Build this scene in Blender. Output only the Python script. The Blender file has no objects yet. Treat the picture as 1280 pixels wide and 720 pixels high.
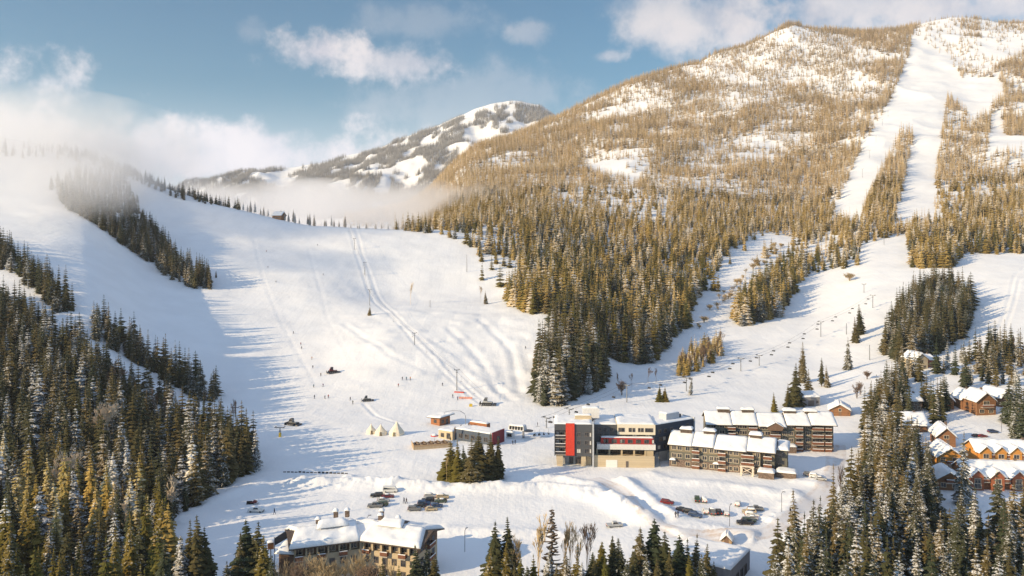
import bpy, bmesh, math, random
import numpy as np
from mathutils import Vector, Matrix
R = math.radians
rng = np.random.default_rng(7)
rnd = random.Random(11)
SC = bpy.context.scene
COL = SC.collection
F, HORIZON, CAMZ = 1004.0, 300.0, 80.3      # focal length in photo pixels, horizon row, camera height

# ------------------------------------------------------------------ camera
cam = bpy.data.cameras.new('camera'); cam.sensor_width = 36.0; cam.lens = 36.0 * F / 1280.0
cam.shift_y = -(360.0 - HORIZON) / 1280.0
cam.clip_start = 1.0; cam.clip_end = 40000.0
camo = bpy.data.objects.new('camera', cam); COL.objects.link(camo)
camo.location = (0, 0, CAMZ); camo.rotation_euler = (R(90), 0, 0)
SC.camera = camo

# ------------------------------------------------------------------ helpers for materials
def mat(name):
    m = bpy.data.materials.new(name); m.use_nodes = True
    nt = m.node_tree
    return m, nt, nt.nodes['Principled BSDF']
def N(nt, t, **kw):
    n = nt.nodes.new(t)
    for k, v in kw.items():
        if k in ('operation', 'blend_type', 'data_type', 'noise_dimensions', 'feature', 'distance', 'vector_type', 'interpolation_type', 'sky_type', 'sun_disc', 'sun_elevation', 'sun_rotation', 'air_density', 'dust_density', 'ozone_density', 'altitude', 'clamp', 'use_clamp', 'wave_type', 'bands_direction'):
            setattr(n, k, v)
        else:
            n.inputs[k].default_value = v
    return n
def L(nt, a, b): nt.links.new(a, b)
def mathn(nt, op, a, b=None, clamp=False):
    n = nt.nodes.new('ShaderNodeMath'); n.operation = op; n.use_clamp = clamp
    for i, v in enumerate((a, b)):
        if v is None: continue
        if isinstance(v, (int, float)): n.inputs[i].default_value = v
        else: nt.links.new(v, n.inputs[i])
    return n.outputs[0]
def mixc(nt, fac, a, b):
    n = nt.nodes.new('ShaderNodeMix'); n.data_type = 'RGBA'
    for s, v in ((0, fac), (6, a), (7, b)):
        if isinstance(v, (int, float)): n.inputs[s].default_value = v
        elif isinstance(v, tuple): n.inputs[s].default_value = (*v, 1) if len(v) == 3 else v
        else: nt.links.new(v, n.inputs[s])
    return n.outputs[2]
def ramp(nt, x, lo, hi, a=0.0, b=1.0):
    n = nt.nodes.new('ShaderNodeMapRange'); n.interpolation_type = 'SMOOTHSTEP'
    n.inputs['From Min'].default_value = lo; n.inputs['From Max'].default_value = hi
    n.inputs['To Min'].default_value = a; n.inputs['To Max'].default_value = b
    nt.links.new(x, n.inputs['Value']); return n.outputs['Result']
def plain(name, col, rough=0.7, var=0.12, scale=1.5, metal=0.0, bump=0.0, spec=0.3):
    """a flat-coloured material broken up by a little procedural wear"""
    m, nt, b = mat(name)
    tc = nt.nodes.new('ShaderNodeTexCoord')
    nz = N(nt, 'ShaderNodeTexNoise', Scale=scale, Detail=4.0); L(nt, tc.outputs['Object'], nz.inputs['Vector'])
    dark = tuple(c * (1 - var) for c in col); lite = tuple(min(1, c * (1 + var)) for c in col)
    L(nt, mixc(nt, ramp(nt, nz.outputs[0], 0.3, 0.7), dark, lite), b.inputs['Base Color'])
    b.inputs['Roughness'].default_value = rough; b.inputs['Metallic'].default_value = metal
    b.inputs['Specular IOR Level'].default_value = spec
    if bump:
        bp = N(nt, 'ShaderNodeBump', Strength=bump, Distance=0.05); L(nt, nz.outputs[0], bp.inputs['Height']); L(nt, bp.outputs[0], b.inputs['Normal'])
    return m
def planks(name, col, pitch=0.25, axis='Z', var=0.25, rough=0.8):
    """timber or metal cladding: courses along one axis, each with its own tone"""
    m, nt, b = mat(name)
    tc = nt.nodes.new('ShaderNodeTexCoord'); sp = nt.nodes.new('ShaderNodeSeparateXYZ'); L(nt, tc.outputs['Object'], sp.inputs[0])
    ax = sp.outputs[axis] if axis != 'XY' else mathn(nt, 'ADD', sp.outputs['X'], sp.outputs['Y'])
    q = mathn(nt, 'MULTIPLY', ax, 1 / pitch)
    fl = mathn(nt, 'FLOOR', q); fr = mathn(nt, 'FRACT', q)
    wn = nt.nodes.new('ShaderNodeTexWhiteNoise'); wn.noise_dimensions = '1D'; L(nt, fl, wn.inputs['W'])
    nz = N(nt, 'ShaderNodeTexNoise', Scale=2.2, Detail=4.0); L(nt, tc.outputs['Object'], nz.inputs['Vector'])
    t = mathn(nt, 'ADD', mathn(nt, 'MULTIPLY', wn.outputs['Value'], 0.5), mathn(nt, 'MULTIPLY', nz.outputs[0], 0.5))
    c = mixc(nt, t, tuple(v * (1 - var) for v in col), tuple(min(1, v * (1 + var)) for v in col))
    c = mixc(nt, ramp(nt, fr, 0.0, 0.12, 0.45, 0.0), c, tuple(v * 0.35 for v in col))
    L(nt, c, b.inputs['Base Color']); b.inputs['Roughness'].default_value = rough; b.inputs['Specular IOR Level'].default_value = 0.25
    return m

# ------------------------------------------------------------------ numpy noise
_P = rng.permutation(512); _P = np.concatenate([_P, _P, _P])
_G = rng.uniform(-1, 1, 512)
def vnoise(x, y):
    xi = np.floor(x).astype(np.int64); yi = np.floor(y).astype(np.int64)
    fx = x - xi; fy = y - yi
    fx = fx * fx * fx * (fx * (fx * 6 - 15) + 10); fy = fy * fy * fy * (fy * (fy * 6 - 15) + 10)
    def g(a, b): return _G[_P[(_P[a & 511] + b) & 511]]
    return (g(xi, yi) * (1 - fx) + g(xi + 1, yi) * fx) * (1 - fy) + (g(xi, yi + 1) * (1 - fx) + g(xi + 1, yi + 1) * fx) * fy
def fbm(x, y, o=4, gain=0.5):
    s = np.zeros_like(x); a = 1.0; t = 0
    for k in range(o):
        s += a * vnoise(x * 2 ** k + 17.3 * k, y * 2 ** k - 9.1 * k); t += a; a *= gain
    return s / t
def sstep(x, a, b):
    t = np.clip((x - a) / (b - a), 0, 1); return t * t * (3 - 2 * t)

def pchip(x, y, q):
    """monotone cubic through (x, y) at q; y may carry extra trailing axes"""
    x = np.asarray(x, float); y = np.asarray(y, float)
    h = np.diff(x); sh = (-1,) + (1,) * (y.ndim - 1)
    d = np.diff(y, axis=0) / h.reshape(sh)
    m = np.zeros_like(y); m[0] = d[0]; m[-1] = d[-1]
    w1 = (2 * h[1:] + h[:-1]).reshape(sh); w2 = (h[1:] + 2 * h[:-1]).reshape(sh)
    with np.errstate(divide='ignore', invalid='ignore'):
        hm = (w1 + w2) / (w1 / d[:-1] + w2 / d[1:])
    m[1:-1] = np.where(d[:-1] * d[1:] > 0, hm, 0)
    q = np.clip(q, x[0], x[-1]); i = np.clip(np.searchsorted(x, q) - 1, 0, len(x) - 2)
    t = ((q - x[i]) / h[i]).reshape(sh); hh = h[i].reshape(sh)
    return (y[i] * (2 * t**3 - 3 * t**2 + 1) + m[i] * hh * (t**3 - 2 * t**2 + t) + y[i + 1] * (-2 * t**3 + 3 * t**2) + m[i + 1] * hh * (t**3 - t**2))

# ------------------------------------------------------------------ the lie of the land: per bearing, (distance, row where that ground shows)
LAND = {
 -900: [(100,1090),(200,690),(290,545),(390,430),(480,350),(600,265),(760,190),(920,140),(1200,160),(2000,200),(9000,270)],  # this column and the next: unseen hill, height shaped for its shadow
 -300: [(100,1090),(200,705),(290,556),(390,420),(480,335),(600,250),(760,185),(920,140),(1200,180),(2000,220),(9000,275)],
 0:    [(100,1100),(200,708),(240,640),(290,560),(345,482),(395,424),(450,372),(520,322),(620,270),(760,218),(920,172),(1200,225),(2000,250),(9000,280)],
 100:  [(100,1105),(200,706),(230,648),(280,568),(340,488),(410,421),(470,370),(560,319),(680,268),(800,228),(920,195),(1200,240),(2000,255),(9000,280)],
 200:  [(100,1105),(200,704),(237,641),(300,566),(370,504),(450,441),(510,400),(610,350),(720,300),(820,261),(900,233),(1200,262),(2000,262),(9000,282)],
 300:  [(100,1105),(200,704),(250,623),(330,543),(400,500),(465,451),(540,402),(640,350),(750,302),(880,262),(1100,285),(2000,272),(9000,284)],
 400:  [(100,1110),(180,746),(200,705),(250,623),(330,544),(390,505),(470,451),(550,402),(650,352),(740,316),(860,282),(1100,298),(2000,278),(9000,285)],
 500:  [(100,1110),(180,746),(200,705),(250,623),(330,544),(390,505),(470,443),(580,389),(640,374),(730,327),(860,286),(1000,296),(2000,270),(3000,262),(9000,285)],
 600:  [(100,1110),(180,746),(200,704),(250,622),(285,583),(330,544),(390,504),(480,438),(590,385),(640,374),(740,325),(840,292),(980,272),(1300,242),(1800,205),(2300,184),(3000,215),(9000,285)],
 700:  [(100,1110),(180,746),(200,704),(250,622),(285,583),(335,541),(375,512),(420,481),(470,443),(520,411),(640,361),(780,321),(950,281),(1250,241),(1700,202),(2200,170),(2700,149),(3500,190),(9000,285)],
 800:  [(100,1110),(200,703),(250,622),(285,583),(335,540),(395,500),(450,470),(510,441),(560,421),(650,381),(800,330),(1000,280),(1350,230),(1800,180),(2300,140),(2800,102),(3600,160),(9000,285)],
 900:  [(100,1108),(200,703),(250,622),(285,583),(335,540),(395,500),(470,461),(550,430),(620,400),(720,360),(880,310),(1150,260),(1600,200),(2150,140),(2700,90),(3000,66),(3800,140),(9000,285)],
 1000: [(100,1108),(200,703),(250,622),(285,583),(335,540),(430,481),(520,440),(620,400),(750,350),(950,300),(1250,250),(1600,200),(2200,130),(2700,72),(3100,34),(3900,120),(9000,285)],
 1100: [(100,1106),(200,702),(240,636),(285,582),(330,540),(415,480),(490,440),(570,400),(690,350),(880,300),(1150,250),(1450,200),(2000,130),(2500,80),(3050,39),(3900,110),(9000,285)],
 1200: [(100,1104),(200,701),(250,621),(300,561),(345,521),(400,480),(465,440),(540,400),(660,350),(800,310),(1050,260),(1400,200),(1950,130),(2450,80),(3200,24),(4000,110),(9000,285)],
 1280: [(100,1100),(200,700),(250,620),(300,559),(345,519),(400,478),(460,438),(525,400),(640,350),(760,315),(1050,250),(1500,180),(2050,110),(2550,60),(3100,32),(4000,110),(9000,285)],
 1700: [(100,1080),(200,690),(250,612),(300,550),(400,465),(525,385),(640,335),(760,295),(1050,225),(1500,150),(2050,80),(2550,30),(3100,0),(4000,100),(9000,285)],
 2200: [(100,1080),(200,690),(300,545),(400,460),(525,380),(640,330),(1050,215),(1500,140),(2050,75),(3100,20),(4000,110),(9000,285)],
}
lx = np.concatenate([np.linspace(-900, -60, 60, endpoint=False), np.arange(-60, 1340, 1.6), np.linspace(1340, 2200, 60)])
ly = np.concatenate([np.linspace(math.log(100), math.log(185), 60, endpoint=False), np.linspace(math.log(185), math.log(420), 240, endpoint=False),
                     np.linspace(math.log(420), math.log(3900), 330, endpoint=False), np.linspace(math.log(3900), math.log(9000), 20)])
_kx = sorted(LAND)
_rows = np.stack([pchip([math.log(p[0]) for p in LAND[k]], [p[1] for p in LAND[k]], ly) for k in _kx])     # (cols, ny)
GP = pchip(_kx, _rows, lx)                                                                                # (nx, ny) photo row of the ground
YY = np.exp(ly)[None, :] * np.ones((len(lx), 1))
XX = (lx[:, None] - 640) / F * YY
ZZ = CAMZ - (GP - HORIZON) * YY / F
# natural relief grows with the mountain
big = sstep(YY, 800, 1700)
ridged = 1 - np.abs(fbm(XX / 420 + 3, YY / 420, 4)) * 2
ZZ += big * (ridged * 20 - 11 + fbm(XX / 130, YY / 130, 4) * 7)
mid = sstep(YY, 360, 480) * (1 - sstep(YY, 900, 1300) * 0.5)
ZZ += mid * (fbm(XX / 70 + 9, YY / 55, 4) * 1.9 + fbm(XX / 22, YY / 22, 3) * 0.35)
ZZ += (1 - mid) * fbm(XX / 18, YY / 18, 4) * 0.28

def grid_z(x, y, Z=None):
    Z = ZZ if Z is None else Z
    x = np.asarray(x, float); y = np.maximum(np.asarray(y, float), 100.5)
    px = np.clip(640 + F * x / y, lx[0], lx[-1] - 1e-6); t = np.clip(np.log(y), ly[0], ly[-1] - 1e-9)
    i = np.clip(np.searchsorted(lx, px, side='right') - 1, 0, len(lx) - 2); j = np.clip(np.searchsorted(ly, t, side='right') - 1, 0, len(ly) - 2)
    a = (px - lx[i]) / (lx[i + 1] - lx[i])
    yj, yk = np.exp(ly[j]), np.exp(ly[j + 1]); b = np.clip((y - yj) / (yk - yj), 0, 1)
    return (Z[i, j] * (1 - a) + Z[i + 1, j] * a) * (1 - b) + (Z[i, j + 1] * (1 - a) + Z[i + 1, j + 1] * a) * b
def gp(px, py, first=110):
    """the ground point that shows at photo position (px, py)"""
    ys = np.exp(np.linspace(math.log(first), math.log(3800), 2400)); xs = (px - 640) / F * ys
    r = HORIZON + F * (CAMZ - grid_z(xs, ys)) / ys
    k = np.nonzero(r <= py)[0]
    k = k[0] if len(k) else len(ys) - 1
    if k == 0: return Vector((xs[0], ys[0], float(grid_z(xs[0], ys[0]))))
    t = (r[k - 1] - py) / max(r[k - 1] - r[k], 1e-6); y = ys[k - 1] + (ys[k] - ys[k - 1]) * t; x = (px - 640) / F * y
    return Vector((x, y, float(grid_z(x, y))))
def gxy(x, y): return Vector((x, y, float(grid_z(x, y))))

def seg_dist(X, Y, pts):
    """distance to a polyline and the arc position 0..1 of the nearest point"""
    best = np.full(X.shape, 1e9); arc = np.zeros(X.shape); tot = sum((Vector(b) - Vector(a)).length for a, b in zip(pts, pts[1:])); run = 0
    for (ax, ay), (bx, by) in zip(pts, pts[1:]):
        dx, dy = bx - ax, by - ay; l2 = dx * dx + dy * dy; l = math.sqrt(l2)
        t = np.clip(((X - ax) * dx + (Y - ay) * dy) / l2, 0, 1)
        d = np.hypot(X - ax - t * dx, Y - ay - t * dy)
        k = d < best; best = np.where(k, d, best); arc = np.where(k, (run + t * l) / tot, arc); run += l
    return best, arc
near = (YY < 900)
def shape(pts_px, fn):
    """pts given as photo positions on the ground; fn(dist, arc, X, Y) is added to the height"""
    pts = [tuple(gp(*p)[:2]) for p in pts_px]
    sel = np.nonzero(near); X, Y = XX[sel], YY[sel]
    xs = [p[0] for p in pts]; ys = [p[1] for p in pts]
    k = (X > min(xs) - 30) & (X < max(xs) + 30) & (Y > min(ys) - 30) & (Y < max(ys) + 30)
    X, Y = X[k], Y[k]
    if len(X) == 0: return
    d, a = seg_dist(X, Y, pts)
    ZZ[sel[0][k], sel[1][k]] += fn(d, a, X, Y)
lump = lambda X, Y, s=2.2: fbm(X / (s * 2.6), Y / (s * 2.6), 5, .6)
def bank(h, w, s=2.4):
    return lambda d, a, X, Y: h * np.exp(-(d / w) ** 2) * (0.85 + 0.55 * lump(X, Y, s)) * sstep(a, -0.001, 0.06) * sstep(-a, -1.001, -0.94)
BANKS = [  # ploughed banks round the car parks and roads
 ([(350,602),(420,606),(500,608),(560,611),(620,611),(680,611),(720,616),(755,626),(785,641),(815,658)], 3.6, 3.2),
 ([(430,596),(470,600),(497,604)], 1.6, 2.0),
 ([(620,597),(660,596),(700,600),(740,608),(772,622),(800,640),(828,657)], 2.6, 2.6),
 ([(776,597),(795,612),(812,626),(835,642),(858,652)], 2.3, 2.2),
 ([(800,590),(840,602),(900,606),(950,613),(985,625)], 1.3, 3.0),
 ([(985,612),(1000,626),(985,640),(955,652)], 1.8, 2.4),
 ([(840,668),(880,660),(915,667),(950,672)], 1.9, 3.2),
 ([(545,662),(610,664),(680,668),(740,672)], 1.3, 2.6),
 ([(985,600),(1020,606),(1035,590),(1040,572)], 1.4, 2.4),
 ([(985,680),(1010,665),(1035,640)], 1.2, 2.4),
 ([(210,655),(240,640),(270,625),(300,612),(330,600)], 1.3, 2.2),
]
for p, h, w in BANKS: shape(p, bank(h * .7, w * 1.35))
def groove(depth, w):
    return lambda d, a, X, Y: -depth * np.exp(-(d / w) ** 2) + depth * 0.55 * np.exp(-((d - 2.2 * w) / w) ** 2)
TRACKS = [([(436,286),(445,318),(456,350),(470,380),(492,398),(520,430),(560,470),(604,506)], 0.26, 1.0),
 ([(444,286),(453,318),(466,352),(482,382),(505,405),(540,438),(575,476),(610,505)], 0.26, 1.0),
 ([(318,300),(330,350),(350,400),(375,445),(395,480)], 0.08, 1.2), ([(385,310),(400,360),(410,400),(440,450)], 0.07, 1.2),
 ([(430,405),(460,425),(490,445),(530,462),(580,470)], 0.3, 1.6), ([(1290,328),(1268,345),(1262,372),(1250,410),(1238,440)], 0.22, 1.0),
 ([(1300,335),(1274,350),(1268,378),(1256,412),(1244,442)], 0.22, 1.0), ([(500,530),(470,520),(455,505)], 0.2, 0.8),
 ([(560,410),(600,450),(625,490)], 0.35, 2.0), ([(600,400),(640,440),(650,490)], 0.35, 2.0), ([(540,425),(590,460),(640,500)], 0.3, 2.0)]
for p, h, w in TRACKS: shape(p, groove(h, w))
# jumps and rollers of the terrain park below the knoll
k = (YY > 400) & (YY < 600) & (np.abs(640 + F * XX / YY - 560) < 160)
ZZ[k] += sstep(YY[k], 400, 430) * sstep(-YY[k], -600, -560) * sstep(-np.abs(640 + F * XX[k] / YY[k] - 560), -150, -90) * (np.maximum(fbm(XX[k] / 16 + 40, YY[k] / 12, 2), 0) * 1.5)

def mesh_obj(name, V, Q, m, smooth=True, parent=None):
    me = bpy.data.meshes.new(name)
    V = np.asarray(V, np.float32); Q = np.asarray(Q, np.int32)
    me.vertices.add(len(V)); me.vertices.foreach_set('co', V.ravel())
    me.loops.add(Q.size); me.loops.foreach_set('vertex_index', Q.ravel())
    me.polygons.add(len(Q)); me.polygons.foreach_set('loop_start', np.arange(0, Q.size, Q.shape[1], dtype=np.int32))
    me.polygons.foreach_set('use_smooth', np.full(len(Q), smooth))
    me.update(calc_edges=True); me.materials.append(m)
    o = bpy.data.objects.new(name, me); COL.objects.link(o)
    if parent: o.parent = parent
    return o
def sheet(name, X, Y, Z, m):
    nx, ny = X.shape
    idx = np.arange(nx * ny).reshape(nx, ny)
    Q = np.stack([idx[:-1, :-1], idx[1:, :-1], idx[1:, 1:], idx[:-1, 1:]], -1).reshape(-1, 4)
    return mesh_obj(name, np.stack([X, Y, Z], -1).reshape(-1, 3), Q, m)
def tag(o, label=None, cat=None, group=None, kind=None):
    if label: o['label'] = label
    if cat: o['category'] = cat
    if group: o['group'] = group
    if kind: o['kind'] = kind
    return o

# ------------------------------------------------------------------ snow
def snow_material(name, col=(0.86, 0.87, 0.89), fine=1.0, lines=True):
    m, nt, b = mat(name)
    geo = nt.nodes.new('ShaderNodeNewGeometry')
    n1 = N(nt, 'ShaderNodeTexNoise', Scale=0.05, Detail=5.0); n2 = N(nt, 'ShaderNodeTexNoise', Scale=0.8 * fine, Detail=6.0); n3 = N(nt, 'ShaderNodeTexNoise', Scale=0.012, Detail=6.0, Roughness=0.6)
    for n in (n1, n2, n3): L(nt, geo.outputs['Position'], n.inputs['Vector'])
    c = mixc(nt, ramp(nt, n1.outputs[0], 0.35, 0.65), col, tuple(v * 0.955 for v in col))
    L(nt, c, b.inputs['Base Color']); b.inputs['Roughness'].default_value = 0.75; b.inputs['Specular IOR Level'].default_value = 0.2
    b1 = N(nt, 'ShaderNodeBump', Strength=0.35, Distance=0.35); L(nt, n2.outputs[0], b1.inputs['Height'])
    b2 = N(nt, 'ShaderNodeBump', Strength=0.35, Distance=6.0); L(nt, n3.outputs[0], b2.inputs['Height']); L(nt, b1.outputs[0], b2.inputs['Normal'])
    # grooming passes and the lines skiers leave down the fall line
    mp = nt.nodes.new('ShaderNodeMapping'); L(nt, geo.outputs['Position'], mp.inputs['Vector']); mp.inputs['Scale'].default_value = (1.0, 0.07, 0.2); mp.inputs['Rotation'].default_value = (0, 0, 0.25)
    n4 = N(nt, 'ShaderNodeTexNoise', Scale=0.32, Detail=5.0, Roughness=0.65); L(nt, mp.outputs[0], n4.inputs['Vector'])
    mp2 = nt.nodes.new('ShaderNodeMapping'); L(nt, geo.outputs['Position'], mp2.inputs['Vector']); mp2.inputs['Scale'].default_value = (1.0, 0.10, 0.2); mp2.inputs['Rotation'].default_value = (0, 0, -0.5)
    n5 = N(nt, 'ShaderNodeTexNoise', Scale=0.22, Detail=5.0, Roughness=0.65); L(nt, mp2.outputs[0], n5.inputs['Vector'])
    b3 = N(nt, 'ShaderNodeBump', Strength=0.16, Distance=0.8); L(nt, mathn(nt, 'ADD', n4.outputs[0], n5.outputs[0]), b3.inputs['Height']); L(nt, b2.outputs[0], b3.inputs['Normal'])
    L(nt, (b3 if lines else b2).outputs[0], b.inputs['Normal'])
    return m
M = {}
M['snow'] = snow_material('snow')
M['roof_snow'] = snow_material('roof_snow', (0.87, 0.88, 0.9), 0.6, False)
ground = sheet('ground', XX, YY, ZZ, M['snow']); tag(ground, kind='structure')
# ------------------------------------------------------------------ the far range behind the saddle
def far_range():
    px = np.arange(120, 860, 2.0); t = np.linspace(0, 1, 90)
    ridge = pchip([120,200,235,260,300,350,400,440,480,520,555,590,620,650,672,700,760,860], [262,248,232,226,218,209,203,194,183,166,152,137,128,125,129,147,190,240], px)
    foot = np.full_like(px, 275.0)
    Y = 3600 + 1900 * t[None, :] * np.ones((len(px), 1))
    rows = foot[:, None] + (ridge - foot)[:, None] * (t[None, :] ** 0.9)
    X = (px[:, None] - 640) / F * Y
    Z = CAMZ - (rows - HORIZON) * Y / F
    rg = 1 - 2 * np.abs(fbm(X / 520 + 5, Y / 700, 4))
    Z += (rg * 85 - 40 + fbm(X / 150, Y / 150, 4) * 26) * np.minimum(1, t[None, :] * 3) * (1 - 0.75 * sstep(t[None, :], 0.85, 1.0))
    # its hidden back falls away
    Yb = Y[:, -1:] + np.array([[400.0, 1500.0]]); Xb = (px[:, None] - 640) / F * Yb; Zb = np.concatenate([Z[:, -1:] - 220, Z[:, -1:] * 0 - 50], 1)
    return np.concatenate([X, Xb], 1), np.concatenate([Y, Yb], 1), np.concatenate([Z, Zb], 1)
FX, FY, FZ = far_range()
tag(sheet('mountain', FX, FY, FZ, M['snow']), kind='structure')

# ------------------------------------------------------------------ light
SUN_AZ, SUN_EL = math.atan2(-0.90, -0.44), 20.0      # the sun stands behind and to one side of the camera
sd = Vector((math.sin(SUN_AZ) * math.cos(R(SUN_EL)), math.cos(SUN_AZ) * math.cos(R(SUN_EL)), math.sin(R(SUN_EL))))
sun = bpy.data.lights.new('sun', 'SUN'); sun.energy = 5.0; sun.angle = R(0.5); sun.color = (1.0, 0.765, 0.46)
so = bpy.data.objects.new('sun', sun); COL.objects.link(so); so.rotation_euler = (-sd).to_track_quat('-Z', 'Y').to_euler()

w = bpy.data.worlds.new('World'); SC.world = w; w.use_nodes = True
nt = w.node_tree; bg = nt.nodes['Background']; bg.inputs['Strength'].default_value = 0.15
sky = N(nt, 'ShaderNodeTexSky', sky_type='NISHITA', sun_disc=False, sun_elevation=R(SUN_EL), sun_rotation=SUN_AZ, air_density=1.0, dust_density=0.6, ozone_density=2.0)
tc = nt.nodes.new('ShaderNodeTexCoord'); D = tc.outputs['Generated']
nzA = N(nt, 'ShaderNodeTexNoise', Scale=11.0, Detail=8.0, Roughness=0.6); L(nt, D, nzA.inputs['Vector'])
nzB = N(nt, 'ShaderNodeTexNoise', Scale=26.0, Detail=5.0, Roughness=0.6); L(nt, D, nzB.inputs['Vector'])
wob = mathn(nt, 'ADD', mathn(nt, 'MULTIPLY', mathn(nt, 'SUBTRACT', nzA.outputs[0], 0.5), 3.0), mathn(nt, 'MULTIPLY', mathn(nt, 'SUBTRACT', nzB.outputs[0], 0.5), 1.5))
CLOUDS = [  # bearing as photo position, angular size, density
 (400,64,70,28,1.0), (505,80,80,26,.75), (600,120,150,50,.26), (880,22,110,40,.65), (800,8,60,22,.3), (1080,6,210,26,.75), (1230,12,130,26,.8), (985,40,90,30,.5),
 (758,71,24,10,.55), (664,44,30,18,.35), (312,40,24,18,.25), (300,188,190,34,.9), (150,196,200,40,.8), (10,160,90,20,.6), (-80,225,200,60,.9), (420,212,200,40,.7),
 (-300,120,240,70,.8), (1500,40,200,60,.9), (520,28,90,26,.22), (-700,150,300,120,.8), (1900,80,300,90,.8)]
mask = None
sepd = nt.nodes.new('ShaderNodeSeparateXYZ'); L(nt, D, sepd.inputs[0])
for cx, cy, rx, ry, dens in CLOUDS:
    v = Vector(((cx - 640) / F, 1, (HORIZON - cy) / F)); v.normalize()
    r = Vector((v.y, -v.x, 0)).normalized(); up = r.cross(v)
    def dot(a):
        n = nt.nodes.new('ShaderNodeVectorMath'); n.operation = 'DOT_PRODUCT'; L(nt, D, n.inputs[0]); n.inputs[1].default_value = a; return n.outputs['Value']
    a = mathn(nt, 'MULTIPLY', dot(r), F / rx); b = mathn(nt, 'MULTIPLY', dot(up), F / ry)
    q = mathn(nt, 'SQRT', mathn(nt, 'ADD', mathn(nt, 'MULTIPLY', a, a), mathn(nt, 'MULTIPLY', b, b)))
    q = mathn(nt, 'SUBTRACT', q, wob)
    q = ramp(nt, q, 1.2, 0.25, 0.0, dens)
    q = mathn(nt, 'MULTIPLY', q, mathn(nt, 'GREATER_THAN', dot(v), 0.0))
    mask = q if mask is None else mathn(nt, 'SUBTRACT', mathn(nt, 'ADD', mask, q), mathn(nt, 'MULTIPLY', mask, q))
skt = mixc(nt, 1.0, sky.outputs[0], (0.25, 0.50, 0.58)); skt.node.blend_type = 'MULTIPLY'
over = mathn(nt, 'MULTIPLY', ramp(nt, sepd.outputs['Z'], 0.38, 0.62), ramp(nt, nzA.outputs[0], 0.36, 0.56, 0.10, 0.55))   # unseen broken cloud overhead, added to brighten the shade
mask = mathn(nt, 'MAXIMUM', mask, over)
lowhaze = ramp(nt, sepd.outputs['Z'], 0.19, 0.0, 0.0, 0.7)
skyc = mixc(nt, lowhaze, skt, (5.6, 5.9, 6.6))
shade = ramp(nt, nzA.outputs[0], 0.35, 0.62)
# cumulus high up is greyer than the sunlit bank low over the saddle
hi = mathn(nt, 'MULTIPLY', ramp(nt, sepd.outputs['Z'], 0.08, 0.30), ramp(nt, sepd.outputs['Z'], 0.36, 0.5, 1.0, 0.0))
ccol = mixc(nt, hi, mixc(nt, shade, (4.5, 4.5, 5.1), (5.4, 5.2, 5.5)), mixc(nt, shade, (2.9, 2.9, 3.3), (4.3, 4.05, 4.1)))
ccol = mixc(nt, ramp(nt, sepd.outputs['Z'], 0.36, 0.6), ccol, (4.0, 4.7, 6.2))
L(nt, mixc(nt, mask, skyc, ccol), bg.inputs['Color'])
SC.view_settings.view_transform = 'Standard'; SC.view_settings.look = 'None'; SC.view_settings.gamma = 1.0; SC.view_settings.exposure = 0.33
SC.view_settings.use_curve_mapping = False
SC.cycles.use_denoising = True
SC.cycles.max_bounces = 6; SC.cycles.diffuse_bounces = 3; SC.cycles.transparent_max_bounces = 8; SC.cycles.volume_bounces = 4
# ------------------------------------------------------------------ tree materials
def needle_mat(name, green, brown, snow_amt, snow_col=(0.80, 0.81, 0.84), frost=0.0, frost_col=(0.62, 0.56, 0.46), spread=0.22):
    m, nt, b = mat(name)
    geo = nt.nodes.new('ShaderNodeNewGeometry'); oi = nt.nodes.new('ShaderNodeObjectInfo'); tc = nt.nodes.new('ShaderNodeTexCoord')
    nz = N(nt, 'ShaderNodeTexNoise', Scale=0.55, Detail=5.0, Roughness=0.65); L(nt, geo.outputs['Position'], nz.inputs['Vector'])
    nf = N(nt, 'ShaderNodeTexNoise', Scale=2.2, Detail=4.0, Roughness=0.7); L(nt, geo.outputs['Position'], nf.inputs['Vector'])
    rn = oi.outputs['Random']
    nl = N(nt, 'ShaderNodeTexNoise', Scale=0.011, Detail=3.0); L(nt, geo.outputs['Position'], nl.inputs['Vector'])
    t = mathn(nt, 'ADD', mathn(nt, 'ADD', mathn(nt, 'MULTIPLY', rn, 0.6), mathn(nt, 'MULTIPLY', mathn(nt, 'SUBTRACT', nl.outputs[0], 0.45), 1.2)), mathn(nt, 'MULTIPLY', mathn(nt, 'SUBTRACT', nf.outputs[0], 0.5), 0.9), True)
    base = mixc(nt, t, green, brown)
    if frost:
        base = mixc(nt, mathn(nt, 'MULTIPLY', ramp(nt, mathn(nt, 'ADD', nz.outputs[0], mathn(nt, 'MULTIPLY', rn, spread)), 0.42, 0.85), frost), base, frost_col)
    sp = nt.nodes.new('ShaderNodeSeparateXYZ'); L(nt, geo.outputs['True Normal'], sp.inputs[0])
    up = ramp(nt, sp.outputs['Z'], 0.15, 0.75)
    patch = ramp(nt, mathn(nt, 'ADD', mathn(nt, 'ADD', mathn(nt, 'MULTIPLY', nz.outputs[0], 0.45), mathn(nt, 'MULTIPLY', nf.outputs[0], 0.7)), mathn(nt, 'MULTIPLY', mathn(nt, 'SUBTRACT', rn, 0.5), spread)), 0.76 - snow_amt * 0.42, 0.90 - snow_amt * 0.42)
    c = mixc(nt, mathn(nt, 'MULTIPLY', mathn(nt, 'MULTIPLY', up, patch), 0.80), base, snow_col)
    L(nt, c, b.inputs['Base Color']); b.inputs['Roughness'].default_value = 0.85; b.inputs['Specular IOR Level'].default_value = 0.1
    return m
M['needles_snowy'] = needle_mat('needles_snowy', (0.040, 0.052, 0.028), (0.090, 0.066, 0.034), 0.40)
M['needles_some'] = needle_mat('needles_some', (0.048, 0.054, 0.026), (0.17, 0.115, 0.040), 0.22)
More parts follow.
